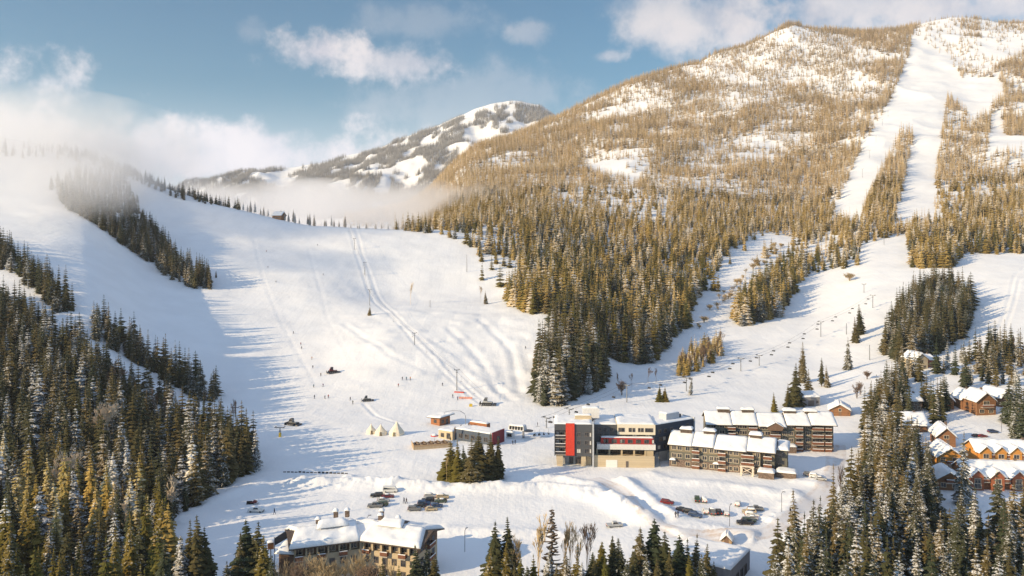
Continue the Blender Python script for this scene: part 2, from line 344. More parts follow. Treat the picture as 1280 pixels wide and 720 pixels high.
M['needles_green'] = needle_mat('needles_green', (0.085, 0.085, 0.020), (0.20, 0.135, 0.030), 0.12)
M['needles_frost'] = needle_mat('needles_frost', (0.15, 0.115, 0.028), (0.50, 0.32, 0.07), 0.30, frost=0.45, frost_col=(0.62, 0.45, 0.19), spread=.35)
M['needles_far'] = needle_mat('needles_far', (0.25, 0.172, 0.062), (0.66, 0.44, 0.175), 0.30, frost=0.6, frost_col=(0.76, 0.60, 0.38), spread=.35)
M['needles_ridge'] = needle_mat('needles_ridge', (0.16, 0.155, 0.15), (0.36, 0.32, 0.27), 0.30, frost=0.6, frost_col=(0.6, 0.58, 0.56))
M['needles_sun_tint'] = needle_mat('needles_sun_tint', (0.17, 0.135, 0.035), (0.46, 0.33, 0.085), 0.50, frost=0.5, frost_col=(0.74, 0.62, 0.36), spread=.35)  # frosted needles with golden sunlight put into their colour
M['needles_white'] = needle_mat('needles_white', (0.62, 0.54, 0.47), (0.82, 0.74, 0.66), 0.5, frost=0.6, frost_col=(0.78, 0.71, 0.64))
M['bark'] = plain('bark', (0.10, 0.075, 0.055), 0.9, 0.3, 3.0)
M['bark_pale'] = plain('bark_pale', (0.25, 0.19, 0.13), 0.9, 0.3, 3.0)
M['twig_gold'] = plain('twig_gold', (0.44, 0.33, 0.185), 0.9, 0.3, 1.0)
M['twig_brown'] = plain('twig_brown', (0.17, 0.115, 0.08), 0.9, 0.3, 1.0)
M['twig_frost'] = plain('twig_frost', (0.66, 0.55, 0.42), 0.9, 0.2, 1.0)

# ------------------------------------------------------------------ conifers: tiers of drooping, saw-edged boughs round a tapered trunk, one unit tall
def conifer(seed, tiers, per, segs, width=0.17, bare=0.06, gap=0.0, power=0.85):
    q = random.Random(seed); V = []; Fc = []
    ph = q.uniform(0, 6); lean = [q.uniform(0.75, 1.25) for _ in range(12)]
    for i in range(tiers):
        s = (i + q.uniform(-.3, .3)) / tiers; s = min(max(s, 0), 0.985)
        z = bare + (1 - bare) * s
        prof = (1 - s) ** power * (0.92 + 0.08 * math.sin(i * 2.1 + ph)) * (1 if s > .07 else .75)
        n = max(3, int(per * (0.55 + 0.45 * (1 - s))))
        for k in range(n):
            if q.random() < gap: continue
            a = (k + q.uniform(-.35, .35)) / n * 2 * math.pi + i * 1.7
            Lr = max(0.012, width * prof * q.uniform(0.7, 1.18) * lean[int(a / 6.2832 * 12) % 12])
            w = Lr * q.uniform(0.34, 0.5) * (1.0 if per > 7 else 1.5)
            ca, sa = math.cos(a), math.sin(a); base = len(V)
            rise = 0.35 * s - 0.12 + q.uniform(-.08, .08)
            for j in range(segs + 1):
                u = j / segs
                r = Lr * u; zz = z + Lr * (rise * u - 0.75 * u * u + (0.18 * u ** 4))
                ww = w * (math.sin(math.pi * min(1, 0.12 + u * .88)) ** .8) * (1.25 if j % 2 else 0.72) if j < segs else 0.0
                dz = -ww * 0.55 - Lr * .02
                V.append((ca * r, sa * r, zz))
                if j < segs:
                    out = Lr * 0.07 * (1 if j % 2 else -.3)
                    V.append((ca * (r + out) - sa * ww, sa * (r + out) + ca * ww, zz + dz * q.uniform(.7, 1.4)))
                    V.append((ca * (r + out) + sa * ww, sa * (r + out) - ca * ww, zz + dz * q.uniform(.7, 1.4)))
            for j in range(segs):
                p0 = base + j * 3; p1 = base + (j + 1) * 3
                if j < segs - 1:
                    Fc.append((p0, p1, p1 + 1, p0 + 1)); Fc.append((p0, p0 + 2, p1 + 2, p1))
                else:
                    Fc.append((p0, p1, p0 + 1)); Fc.append((p0, p0 + 2, p1))
    # leader shoot
    b0 = len(V)
    for k in range(3): V.append((0.007 * math.cos(k * 2.1), 0.007 * math.sin(k * 2.1), 0.93))
    V.append((0, 0, 1.0)); Fc += [(b0, b0 + 1, b0 + 3), (b0 + 1, b0 + 2, b0 + 3), (b0 + 2, b0, b0 + 3)]
    return V, Fc
def trunk_geo(r0=0.013, top=0.96, n=6):
    V = []; Fc = []
    for z, r in ((-0.06, r0 * 1.25), (0.0, r0 * 1.1), (0.35, r0 * .75), (0.7, r0 * .42), (top, r0 * .1)):
        for k in range(n): V.append((r * math.cos(k * 6.2832 / n), r * math.sin(k * 6.2832 / n), z))
    for j in range(4):
        for k in range(n): Fc.append((j * n + k, j * n + (k + 1) % n, (j + 1) * n + (k + 1) % n, (j + 1) * n + k))
    return V, Fc
def raw_mesh(name, V, Fc, *ms, smooth=False):
    me = bpy.data.meshes.new(name); me.from_pydata(V, [], Fc); me.update()
    for m in ms: me.materials.append(m)
    if smooth: me.polygons.foreach_set('use_smooth', [True] * len(Fc))
    return me
TRUNK = raw_mesh('trunk', *trunk_geo(), M['bark'])
NEAR = {}
for kind in ('needles_snowy', 'needles_some', 'needles_green', 'needles_frost', 'needles_sun_tint'):
    NEAR[kind] = []
GEO_NEAR = [conifer(1, 30, 11, 4, .150), conifer(2, 34, 11, 4, .125, power=.75), conifer(3, 28, 12, 4, .175), conifer(4, 32, 11, 4, .135, gap=.1),
            conifer(5, 30, 10, 4, .165, power=.95), conifer(6, 36, 10, 4, .11, bare=.12, gap=.12, power=.7), conifer(7, 28, 11, 4, .15, gap=.15, power=.65), conifer(8, 22, 10, 5, .18, gap=.2, power=.8), conifer(9, 40, 9, 4, .12, gap=.25, power=.6, bare=.15), conifer(10, 24, 13, 4, .16, power=1.1)]
for kind in NEAR:
    for i, (V, Fc) in enumerate(GEO_NEAR): NEAR[kind].append(raw_mesh('crown', V, Fc, M[kind]))

def crowns_mid(kind, seeds, tiers=13, per=7, segs=2, w=.165):
    out = []
    for s in seeds:
        V, Fc = conifer(s, tiers, per, segs, w * rnd.uniform(.8, 1.15), power=rnd.uniform(.65, .95)); tv, tf = trunk_geo(n=4); b = len(V)
        out.append(raw_mesh('forest_tree', V + tv, Fc + [tuple(i + b for i in f) for f in tf], M[kind]))
    return out

# ------------------------------------------------------------------ broadleaf trees bare in winter: forked, tapering limbs
def bare_tree(seed, depth=4, up=0.72, spread=0.55, first=0.3, kids=(2, 4), r0=0.012, stems=1, thin=0.58, minr=0.0034):
    q = random.Random(seed); V = []; Fc = []
    def limb(p, d, l, r, n):
        e = p + d * l; a = d.orthogonal().normalized(); c = d.cross(a); b = len(V); r1 = r * thin
        for pt, rr in ((p, r), (e, r1)):
            for k in range(3):
                t = k * 2.0944; V.append(tuple(pt + (a * math.cos(t) + c * math.sin(t)) * rr))
        for k in range(3): Fc.append((b + k, b + (k + 1) % 3, b + 3 + (k + 1) % 3, b + 3 + k))
        if n <= 0: return
        for k in range(q.randint(*kids)):
            nd = (d * up + Vector((q.uniform(-1, 1), q.uniform(-1, 1), q.uniform(-.15, .9))) * spread).normalized()
            t = q.uniform(.45, 1.0) if k else 1.0
            limb(p.lerp(e, t), nd, l * q.uniform(.55, .8), max(r1 * .8, minr), n - 1)
    for s in range(stems):
        d = Vector((q.uniform(-.25, .25), q.uniform(-.25, .25), 1)) if stems > 1 else Vector((q.uniform(-.06, .06), q.uniform(-.06, .06), 1))
        limb(Vector((q.uniform(-.03, .03) * (stems > 1), q.uniform(-.03, .03) * (stems > 1), -.03)), d.normalized(), first * q.uniform(.8, 1.2), r0, depth)
    h = max(v[2] for v in V)
    return [(x / h, y / h, z / h) for x, y, z in V], Fc
BARE = [bare_tree(21, 6, .74, .5, .26, (2, 4), .010, 1, .66, .0022), bare_tree(22, 6, .82, .38, .26, (2, 4), .010, 1, .66, .0022), bare_tree(23, 6, .82, .42, .3, (2, 4), .010, 1, .66, .0022), bare_tree(24, 6, .7, .6, .24, (3, 4), .011, 1, .66, .0022)]
BUSH = [bare_tree(31, 4, .7, .6, .38, (2, 4), .012, 8, .62, .0055), bare_tree(32, 4, .65, .65, .35, (3, 4), .012, 9, .62, .0055), bare_tree(33, 4, .75, .5, .42, (2, 4), .012, 8, .62, .0055)]
# the sparse larch: bare mast with thin whorls
def larch(seed):
    q = random.Random(seed); V, Fc = trunk_geo(.011, 1.0, 5); V = list(V); Fc = list(Fc)
    for i in range(20):
        z = .30 + .68 * i / 20; n = q.randint(4, 6)
        for k in range(n):
            a = q.uniform(0, 6.28); l = (.02 + .10 * (1 - (z - .3) / .72)) * q.uniform(.7, 1.2); b = len(V); w = .006
            e = (l * math.cos(a), l * math.sin(a), z + l * q.uniform(-.1, .35)); ca, sa = -math.sin(a) * w, math.cos(a) * w
            V += [(ca, sa, z), (-ca, -sa, z), (0, 0, z + w * 2), e, (e[0] * .8 + ca * 3, e[1] * .8 + sa * 3, e[2] - .006), (e[0] * .7 - ca * 3, e[1] * .7 - sa * 3, e[2] - .006)]
            Fc += [(b, b + 1, b + 3), (b + 1, b + 2, b + 3), (b + 2, b, b + 3), (b, b + 4, b + 3), (b + 1, b + 3, b + 5)]
    return V, Fc
LARCH = larch(5)

def empty(name, loc, rz=0.0, s=1.0):
    o = bpy.data.objects.new(name, None); COL.objects.link(o); o.location = loc; o.rotation_euler = (0, 0, rz)
    o.scale = (s, s, s) if isinstance(s, (int, float)) else s
    o.empty_display_size = 0.5
    return o
def link(name, me, parent, m=None):
    o = bpy.data.objects.new(name, me); COL.objects.link(o); o.parent = parent
    if m is not None: o.material_slots[0].link = 'OBJECT'; o.material_slots[0].material = m
    return o

# ------------------------------------------------------------------ where the woods stand, by the ground they stand on as seen in the photo
def inside(poly, x, y):
    r = np.zeros(x.shape, bool); n = len(poly)
    for i in range(n):
        (x1, y1), (x2, y2) = poly[i], poly[(i + 1) % n]
        c = (y1 > y) != (y2 > y)
        with np.errstate(divide='ignore', invalid='ignore'):
            r ^= c & (x < (x2 - x1) * (y - y1) / (y2 - y1 if y2 != y1 else 1e-9) + x1)
    return r
# (polygon, density, stand); later ones win
WOODS = [
 # mountain forest, everything above its lower edge
 ([(556,296),(585,306),(604,330),(600,352),(640,362),(632,378),(655,390),(688,396),(690,420),(700,432),(742,440),(775,452),(800,456),(822,448),(838,428),(868,404),(880,380),(906,345),(930,312),(968,294),(1004,300),(985,318),(955,345),(930,372),(914,398),(925,408),(950,404),(975,398),(985,378),(1005,350),(1030,340),(1075,332),(1078,308),(1110,300),(1130,292),(1140,335),(1190,335),(1205,318),(1290,318),(1290,-50),(430,-50),(430,280),(520,290)], .95, 'mountain'),
 ([(600,352),(604,318),(640,326),(655,345),(640,362)], .12, 'mountain'),
 # sparse snowy openings on the mountain
 ([(720,205),(760,190),(800,185),(815,215),(790,235),(770,228),(745,215)], 0.19, 'open'),
 ([(610,150),(700,150),(790,110),(700,190),(650,215)], .8, 'mountain'),
 ([(850,90),(900,65),(1000,40),(1090,55),(1100,80),(1060,100),(980,110),(900,115)], 0.85, 'open'),
 ([(930,45),(1010,32),(1070,50),(1060,62),(990,58)], 0.47, 'open'),
 ([(1010,95),(1080,95),(1110,110),(1090,130),(1030,125)], 0.53, 'open'),
 ([(860,190),(960,165),(1020,165),(1010,185),(930,210),(860,215)], 0.61, 'open'),
 ([(870,125),(960,100),(990,118),(930,135),(880,140)], 0.80, 'open'),
 ([(740,150),(800,120),(830,125),(780,150)], 0.66, 'open'),
 # pistes cut through it
 ([(1038,276),(1060,225),(1075,190),(1100,150),(1122,105),(1136,70),(1140,45),(1160,24),(1205,12),(1205,60),(1192,84),(1202,98),(1248,96),(1256,120),(1240,132),(1236,190),(1278,188),(1290,192),(1290,170),(1256,170),(1250,140),(1215,150),(1185,120),(1180,150),(1172,200),(1165,278),(1120,284),(1126,240),(1142,175),(1128,165),(1112,205),(1090,245),(1078,276)], .0, 'piste'),
 ([(1140,40),(1160,22),(1290,10),(1290,60),(1230,92),(1196,86)], 0.11, 'open'),
 ([(1198,26),(1225,22),(1228,60),(1200,70)], 0.66, 'open'),
 ([(1240,20),(1290,20),(1290,40),(1250,35)], 0.47, 'open'),
 ([(1078,272),(1086,245),(1106,207),(1128,168),(1141,170),(1139,190),(1128,235),(1120,268),(1120,290),(1080,295)], 2.4, 'island'),
 # glade and the clearings low down
 ([(852,408),(864,384),(890,348),(916,312),(960,292),(1002,298),(985,318),(955,345),(930,372),(914,400)], .03, 'glade'),
 ([(1078,305),(1115,296),(1136,300),(1140,330),(1075,332)], .0, 'piste'),
 ([(1140,334),(1135,305),(1160,288),(1200,285),(1215,300),(1198,330),(1165,336)], 1.0, 'mountain'),
 # stands on the open valley floor
 ([(668,470),(672,452),(690,440),(705,436),(742,446),(758,462),(760,482),(742,492),(715,500),(700,508),(680,512),(668,505)], 1.3, 'clump'),
 ([(1104,444),(1110,420),(1122,395),(1140,372),(1165,360),(1195,362),(1214,378),(1216,398),(1205,418),(1190,432),(1160,448),(1130,455)], 1.15, 'knot'),
 ([(845,468),(852,448),(880,432),(902,428),(902,446),(880,462),(856,472)], 1.5, 'alder'),
 # left side: slope forest, strip and spur
 ([(-500,480),(-500,372),(0,372),(45,402),(90,430),(140,468),(185,505),(212,528),(180,535),(130,515),(60,490),(0,475)], 1.15, 'upper'),
 ([(-500,480),(0,475),(60,490),(130,512),(190,532),(240,545),(295,555),(322,585),(312,600),(292,604),(240,635),(205,662),(212,720),(205,1100),(-500,1100)], 1.05, 'lower'),
 ([(150,500),(215,498),(240,512),(215,530),(180,528)], .25, 'upper'),
 ([(-500,250),(-100,285),(0,312),(30,330),(55,348),(82,372),(92,392),(80,398),(50,372),(20,345),(0,338),(-500,300)], 1.1, 'strip'),
 ([(108,405),(130,402),(165,430),(200,455),(240,478),(268,490),(274,500),(255,503),(225,490),(190,468),(150,446),(118,425)], 1.1, 'strip'),
 ([(60,235),(95,215),(150,222),(170,245),(182,275),(205,305),(225,330),(250,345),(266,352),(262,362),(238,360),(205,345),(180,325),(150,305),(120,282),(85,262)], 1.15, 'spur'),
 ([(-400,150),(100,190),(130,196),(160,206),(200,224),(232,240),(232,252),(195,238),(150,218),(110,204),(60,200),(-400,190)], .9, 'ridge'),
 ([(232,240),(300,258),(330,266),(300,264),(232,250)], .6, 'ridge'),
 ([(300,258),(440,279),(470,284),(560,288),(560,291),(440,283),(300,263)], .22, 'crest'),
 # right side: village woods
 ([(1080,590),(1076,545),(1090,512),(1105,492),(1128,478),(1132,500),(1140,520),(1135,545),(1150,590),(1168,640),(1170,700),(1300,705),(1300,1100),(965,1100),(968,745),(1000,722),(1030,690),(1055,655),(1075,622)], 1.1, 'village'),
 ([(1120,480),(1130,455),(1180,455),(1200,470),(1300,480),(1300,488),(1260,484),(1200,486),(1160,485)], .22, 'village'),
 ([(1195,450),(1230,440),(1300,430),(1300,470),(1240,470),(1205,468)], .45, 'village'),
 ([(1150,500),(1182,500),(1184,530),(1168,536),(1155,520)], .75, 'village'),
 ([(1252,520),(1300,505),(1300,560),(1262,552)], .8, 'village'),
 ([(1180,640),(1205,615),(1215,612),(1212,650)], .6, 'village'),
]
CLEAR = []      # (centre, radius) kept free of trees: filled by the buildings before the planting runs
def plant_points():
    out = []
    for y0, y1, step in ((115, 720, 3.7), (720, 1500, 5.6), (1500, 3700, 7.2)):
        n = int(1.56 * .5 * (y1 * y1 - y0 * y0) / (step * step))
        g = np.random.default_rng(int(y0))
        # stratified in distance so that no two trunks share a spot
        y = np.sqrt(g.uniform(y0 * y0, y1 * y1, n)); u = g.uniform(-.78, .78, n); x = u * y
        key = np.unique(np.stack([np.floor(x / step), np.floor(y / step)], 1), axis=0, return_index=True)[1]
        x, y = x[key], y[key]
        z = grid_z(x, y); px = 640 + F * x / y; py = HORIZON + F * (CAMZ - z) / y
        dens = np.zeros(len(x)); st = np.full(len(x), -1)
        cx = px
        for i, (poly, d, s) in enumerate(WOODS):
            k = inside(poly, cx, py)
            if s in ('mountain', 'open', 'glade', 'piste', 'island'): k &= y > 400
            if s in ('spur', 'ridge', 'crest'): k &= (y > 420) & (y < 1050)
            if s == 'strip': k &= (y > 300) & (y < 800)
            dens[k] = d; st[k] = i
        # gaps come in drifts
        dens *= np.where(y > 800, .50 + .95 * sstep(fbm(x / 90 + 3, y / 150, 3), -.30, .10) - .10, 1.0)
        keep = (g.uniform(0, 1, len(x)) < dens) & (st >= 0)
        for (c, r) in CLEAR: keep &= np.hypot(x - c[0], y - c[1]) > r
        out.append(np.stack([x, y, z, px, py, st], 1)[keep])
    return np.concatenate(out)
# ------------------------------------------------------------------ a small mesh kit
class MB:
    def __init__(s, T=None): s.V = []; s.F = []; s.T = T
    def add(s, V, Fc):
        b = len(s.V); s.V += [tuple(s.T @ Vector(v)) if s.T is not None else tuple(v) for v in V]; s.F += [tuple(i + b for i in f) for f in Fc]; return s
    def box(s, x0, x1, y0, y1, z0, z1, top=None):
        """top=(dx, dy): how far the upper rim is drawn in"""
        dx, dy = top or (0, 0)
        return s.add([(x0, y0, z0), (x1, y0, z0), (x1, y1, z0), (x0, y1, z0), (x0 + dx, y0 + dy, z1), (x1 - dx, y0 + dy, z1), (x1 - dx, y1 - dy, z1), (x0 + dx, y1 - dy, z1)],
                     [(0, 3, 2, 1), (4, 5, 6, 7), (0, 1, 5, 4), (1, 2, 6, 5), (2, 3, 7, 6), (3, 0, 4, 7)])
    def prism(s, pts, y0, y1):
        """outline in x, z (anticlockwise seen from -y) pushed along y"""
        n = len(pts)
        return s.add([(x, y0, z) for x, z in pts] + [(x, y1, z) for x, z in pts], [tuple(range(n)), tuple(range(2 * n - 1, n - 1, -1))] + [(i, i + n, (i + 1) % n + n, (i + 1) % n) for i in range(n)])
    def plan(s, pts, z0, z1):
        n = len(pts)
        return s.add([(x, y, z0) for x, y in pts] + [(x, y, z1) for x, y in pts], [tuple(range(n - 1, -1, -1)), tuple(range(n, 2 * n))] + [(i, (i + 1) % n, (i + 1) % n + n, i + n) for i in range(n)])
    def tube(s, pts, r, n=6, r1=None):
        pts = [Vector(p) for p in pts]; V = []; Fc = []
        for i, p in enumerate(pts):
            d = (pts[min(i + 1, len(pts) - 1)] - pts[max(i - 1, 0)]).normalized(); a = d.orthogonal().normalized() if abs(d.z) < .95 else Vector((1, 0, 0)); a = (a - d * a.dot(d)).normalized(); c = d.cross(a)
            rr = r if r1 is None else r + (r1 - r) * i / (len(pts) - 1)
            for k in range(n): t = 6.28319 * k / n; V.append(p + (a * math.cos(t) + c * math.sin(t)) * rr)
        for i in range(len(pts) - 1):
            for k in range(n): Fc.append((i * n + k, i * n + (k + 1) % n, (i + 1) * n + (k + 1) % n, (i + 1) * n + k))
        Fc += [tuple(range(n - 1, -1, -1)), tuple(range((len(pts) - 1) * n, len(pts) * n))]
        return s.add(V, Fc)
    def lathe(s, prof, n=12, c=(0, 0, 0), wob=0):
        V = []; Fc = []
        for r, z in prof:
            for k in range(n): t = 6.28319 * k / n; q = 1 + wob * math.cos(k * math.pi) ; V.append((c[0] + r * q * math.cos(t), c[1] + r * q * math.sin(t), c[2] + z))
        for i in range(len(prof) - 1):
            for k in range(n): Fc.append((i * n + k, i * n + (k + 1) % n, (i + 1) * n + (k + 1) % n, (i + 1) * n + k))
        Fc += [tuple(range(n - 1, -1, -1)), tuple(range((len(prof) - 1) * n, len(prof) * n))]
        return s.add(V, Fc)
    def snow(s, A, B, C, D, t=0.5, rnd_=(1, 1, 1, 1), cell=0.7, r=0.8):
        """a blanket of snow on the plane A B C D (A-B the eave, D-C above it); rnd_ says which edges AB, BC, CD, DA are rounded off"""
        A, B, C, D = (Vector(p) for p in (A, B, C, D)); w = max((B - A).length, (C - D).length); h = max((D - A).length, (C - B).length)
        nx, ny = max(4, min(60, int(w / cell))), max(4, min(30, int(h / cell))); nrm = (B - A).cross(D - A).normalized(); off = (nrm + Vector((0, 0, 1))).normalized()
        V = []; Fc = []
        ph = rnd.uniform(0, 99); a_ = np.array([[i / nx] for i in range(nx + 1)]) * w * np.ones((1, ny + 1)); b_ = np.array([[j / ny for j in range(ny + 1)]]) * h * np.ones((nx + 1, 1))
        nz = fbm(a_ / 2.2 + ph, b_ / 2.2, 3)
        for i in range(nx + 1):
            for j in range(ny + 1):
                u, v = i / nx, j / ny
                p = (A * (1 - u) + B * u) * (1 - v) + (D * (1 - u) + C * u) * v
                f = 1.0
                for e, dd in zip(rnd_, (v * h, (1 - u) * w, (1 - v) * h, u * w)):
                    if e: q = min(1, dd / r); f *= math.sqrt(max(0, 1 - (1 - q) ** 2)) * .75 + .25
                edge = i in (0, nx) or j in (0, ny)
                V.append(p + off * t * (f + (0.5 * nz[i, j] if not edge else 0.15 * nz[i, j])))
        for i in range(nx):
            for j in range(ny): k = i * (ny + 1) + j; Fc.append((k, k + ny + 1, k + ny + 2, k + 1))
        rim = [i * (ny + 1) for i in range(nx + 1)] + [nx * (ny + 1) + j for j in range(1, ny + 1)] + [i * (ny + 1) + ny for i in range(nx - 1, -1, -1)] + [j for j in range(ny - 1, 0, -1)]
        low = len(V)
        for k in rim:
            i, j = divmod(k, ny + 1); u, v = i / nx, j / ny; V.append((A * (1 - u) + B * u) * (1 - v) + (D * (1 - u) + C * u) * v)
        n = len(rim)
        for k in range(n): Fc.append((rim[k], low + k, low + (k + 1) % n, rim[(k + 1) % n]))
        return s.add(V, Fc)
    def mesh(s, name, m, smooth=False):
        me = bpy.data.meshes.new(name); me.from_pydata(s.V, [], s.F); me.update()
        bm = bmesh.new(); bm.from_mesh(me); bmesh.ops.recalc_face_normals(bm, faces=bm.faces); bm.to_mesh(me); bm.free()
        if m: me.materials.append(m)
        if smooth: me.polygons.foreach_set('use_smooth', [True] * len(me.polygons))
        return me
    def build(s, name, m, parent=None, smooth=False):
        o = bpy.data.objects.new(name, s.mesh(name, m, smooth)); COL.objects.link(o)
        if parent is not None: o.parent = parent
        return o
def thing(name, label, cat, loc, rz=0.0, group=None, s=1.0):
    return tag(empty(name, loc, rz, s), label, cat, group)
def part(name, me, parent, loc=(0, 0, 0), rz=0.0):
    o = bpy.data.objects.new(name, me); COL.objects.link(o); o.parent = parent; o.location = loc; o.rotation_euler = (0, 0, rz); return o
def copy_thing(root, loc, rz, label, group=None, s=None):
    """the thing with copies of its parts and their sub-parts"""
    r = root.copy(); COL.objects.link(r); r.location = loc; r.rotation_euler = (0, 0, rz); r['label'] = label
    if s: r.scale = (s, s, s)
    if group: r['group'] = group
    elif 'group' in r.keys(): del r['group']
    def kids(o, n):
        for ch in o.children:
            if ch.name in done: continue
            c = ch.copy(); COL.objects.link(c); c.parent = n; done.add(c.name); kids(ch, c)
    done = set(); kids(root, r); return r

# materials of the place
M['charcoal'] = planks('charcoal', (0.085, 0.09, 0.10), .6, 'Z', .2, .6); M['navy'] = planks('navy', (0.045, 0.058, 0.085), .6, 'Z', .2, .6)
M['red_panel'] = plain('red_panel', (0.62, 0.055, 0.03), .5, .08); M['red_deep'] = plain('red_deep', (0.36, 0.028, 0.026), .55, .1)
M['cream'] = planks('cream', (0.74, 0.66, 0.52), .5, 'Z', .05, .7); M['white_band'] = plain('white_band', (0.72, 0.71, 0.70), .6, .05)
M['beige_stone'] = planks('beige_stone', (0.55, 0.45, 0.31), .8, 'Z', .1, .85); M['concrete'] = plain('concrete', (0.36, 0.36, 0.36), .85, .12, .8, bump=.2)
M['fin'] = plain('fin', (0.48, 0.50, 0.54), .45, .06); M['door_white'] = planks('door_white', (0.78, 0.77, 0.74), .5, 'Z', .04, .6)
M['frame'] = plain('frame', (0.14, 0.12, 0.11), .6, .1); M['frame_pale'] = plain('frame_pale', (0.55, 0.47, 0.36), .7, .1); M['slab'] = plain('slab', (0.50, 0.46, 0.40), .8, .1)
M['rail_brown'] = planks('rail_brown', (0.20, 0.09, 0.055), .14, 'XY', .3); M['rail_dark'] = planks('rail_dark', (0.06, 0.06, 0.065), .16, 'XY', .3)
M['olive'] = planks('olive', (0.135, 0.132, 0.112), .22, 'Z', .14); M['sand'] = planks('sand', (0.215, 0.18, 0.125), .22, 'Z', .12); M['stone'] = plain('stone', (0.17, 0.125, 0.10), .9, .4, 2.5, bump=.5)
M['lodge_wall'] = planks('lodge_wall', (0.52, 0.42, 0.28), .25, 'Z', .1); M['lodge_top'] = planks('lodge_top', (0.20, 0.125, 0.085), .25, 'XY', .2)
M['log_orange'] = planks('log_orange', (0.55, 0.25, 0.06), .32, 'Z', .25); M['log_brown'] = planks('log_brown', (0.24, 0.12, 0.06), .32, 'Z', .25); M['log_red'] = planks('log_red', (0.32, 0.11, 0.055), .3, 'Z', .2)
M['cabin'] = planks('cabin', (0.33, 0.14, 0.065), .3, 'Z', .25); M['plain_house'] = planks('plain_house', (0.52, 0.43, 0.30), .25, 'Z', .1); M['brick_red'] = planks('brick_red', (0.33, 0.12, 0.09), .2, 'Z', .2)
M['grey_wall'] = planks('grey_wall', (0.24, 0.24, 0.26), .4, 'XY', .12); M['blue_grey'] = planks('blue_grey', (0.085, 0.105, 0.14), .4, 'XY', .12); M['maroon'] = planks('maroon', (0.20, 0.035, 0.045), .4, 'XY', .15)
M['roof_edge'] = plain('roof_edge', (0.10, 0.075, 0.06), .8, .2); M['timber'] = planks('timber', (0.42, 0.29, 0.17), .2, 'XY', .25); M['timber_pale'] = plain('timber_pale', (0.66, 0.57, 0.47), .8, .1)
M['deck'] = planks('deck', (0.48, 0.37, 0.25), .3, 'X', .2); M['canvas'] = plain('canvas', (0.80, 0.71, 0.56), .85, .05, 1.0); M['steel'] = plain('steel', (0.30, 0.31, 0.33), .45, .12, 2.0, .6)
M['dark_steel'] = plain('dark_steel', (0.09, 0.09, 0.10), .5, .15, 2.0, .5); M['cable'] = plain('cable', (0.10, 0.10, 0.11), .5, .1); M['rubber'] = plain('rubber', (0.025, 0.025, 0.027), .8, .2)
m, nt, b = mat('glass'); b.inputs['Base Color'].default_value = (0.035, 0.042, 0.055, 1); b.inputs['Roughness'].default_value = 0.12; b.inputs['Specular IOR Level'].default_value = .6
nz = N(nt, 'ShaderNodeTexNoise', Scale=0.9, Detail=2.0); geo = nt.nodes.new('ShaderNodeNewGeometry'); L(nt, geo.outputs['Position'], nz.inputs['Vector']); L(nt, mixc(nt, ramp(nt, nz.outputs[0], .45, .6), (0.02, 0.024, 0.032), (0.09, 0.08, 0.075)), b.inputs['Base Color'])
M['glass'] = m
M['blind'] = plain('blind', (0.62, 0.60, 0.56), .7, .08)

# windows, doors and balconies: one mesh per size, shared by every copy
_wc = {}
def window(parent, x, y, z, w, h, rz=0.0, fm='frame', pane='glass', name='window'):
    """a frame standing proud of its wall with the pane set back in it; (x, y) its middle on the wall, z its sill, facing -y turned by rz"""
    key = (round(w, 2), round(h, 2), fm, pane)
    if key not in _wc:
        f = MB(); t = .13
        f.box(-w / 2 - t, -w / 2, -.09, .06, -t, h + t).box(w / 2, w / 2 + t, -.09, .06, -t, h + t).box(-w / 2, w / 2, -.09, .06, -t, 0).box(-w / 2, w / 2, -.09, .06, h, h + t)
        if w > 1.0: f.box(-.04, .04, -.075, .04, 0, h)
        if w > 2.2: f.box(-w / 4 - .04, -w / 4 + .04, -.072, .04, 0, h).box(w / 4 - .04, w / 4 + .04, -.072, .04, 0, h)
        p = MB().box(-w / 2, w / 2, -.04, .03, 0, h)
        _wc[key] = (f.mesh(name, M[fm]), p.mesh('pane', M[pane]))
    a, p = _wc[key]; o = part(name, a, parent, (x, y, z), rz); part('pane', p, o); return o
def balcony(parent, x, y, z, w, d=1.4, rz=0.0, rail='rail_brown', snow=True):
    key = ('b', round(w, 2), d, rail, snow)
    if key not in _wc:
        s = MB().box(-w / 2, w / 2, -d, 0, -.18, 0)
        r = MB(); r.box(-w / 2, w / 2, -d, -d + .07, .12, 1.0).box(-w / 2, -w / 2 + .07, -d + .07, 0, .12, 1.0).box(w / 2 - .07, w / 2, -d + .07, 0, .12, 1.0)
        c = MB().box(-w / 2, w / 2, -d - .04, -d + .12, 1.0, 1.16, (.02, .03)) if snow else None
        _wc[key] = (s.mesh('balcony', M['slab']), r.mesh('railing', M[rail]), c.mesh('rail_snow', M['roof_snow']) if c else None)
    s, r, c = _wc[key]; o = part('balcony', s, parent, (x, y, z), rz); part('railing', r, o)
    if c: part('rail_snow', c, o)
    return o
def at(T, x, y):
    v = T @ Vector((x, y, 0)); return v.x, v.y

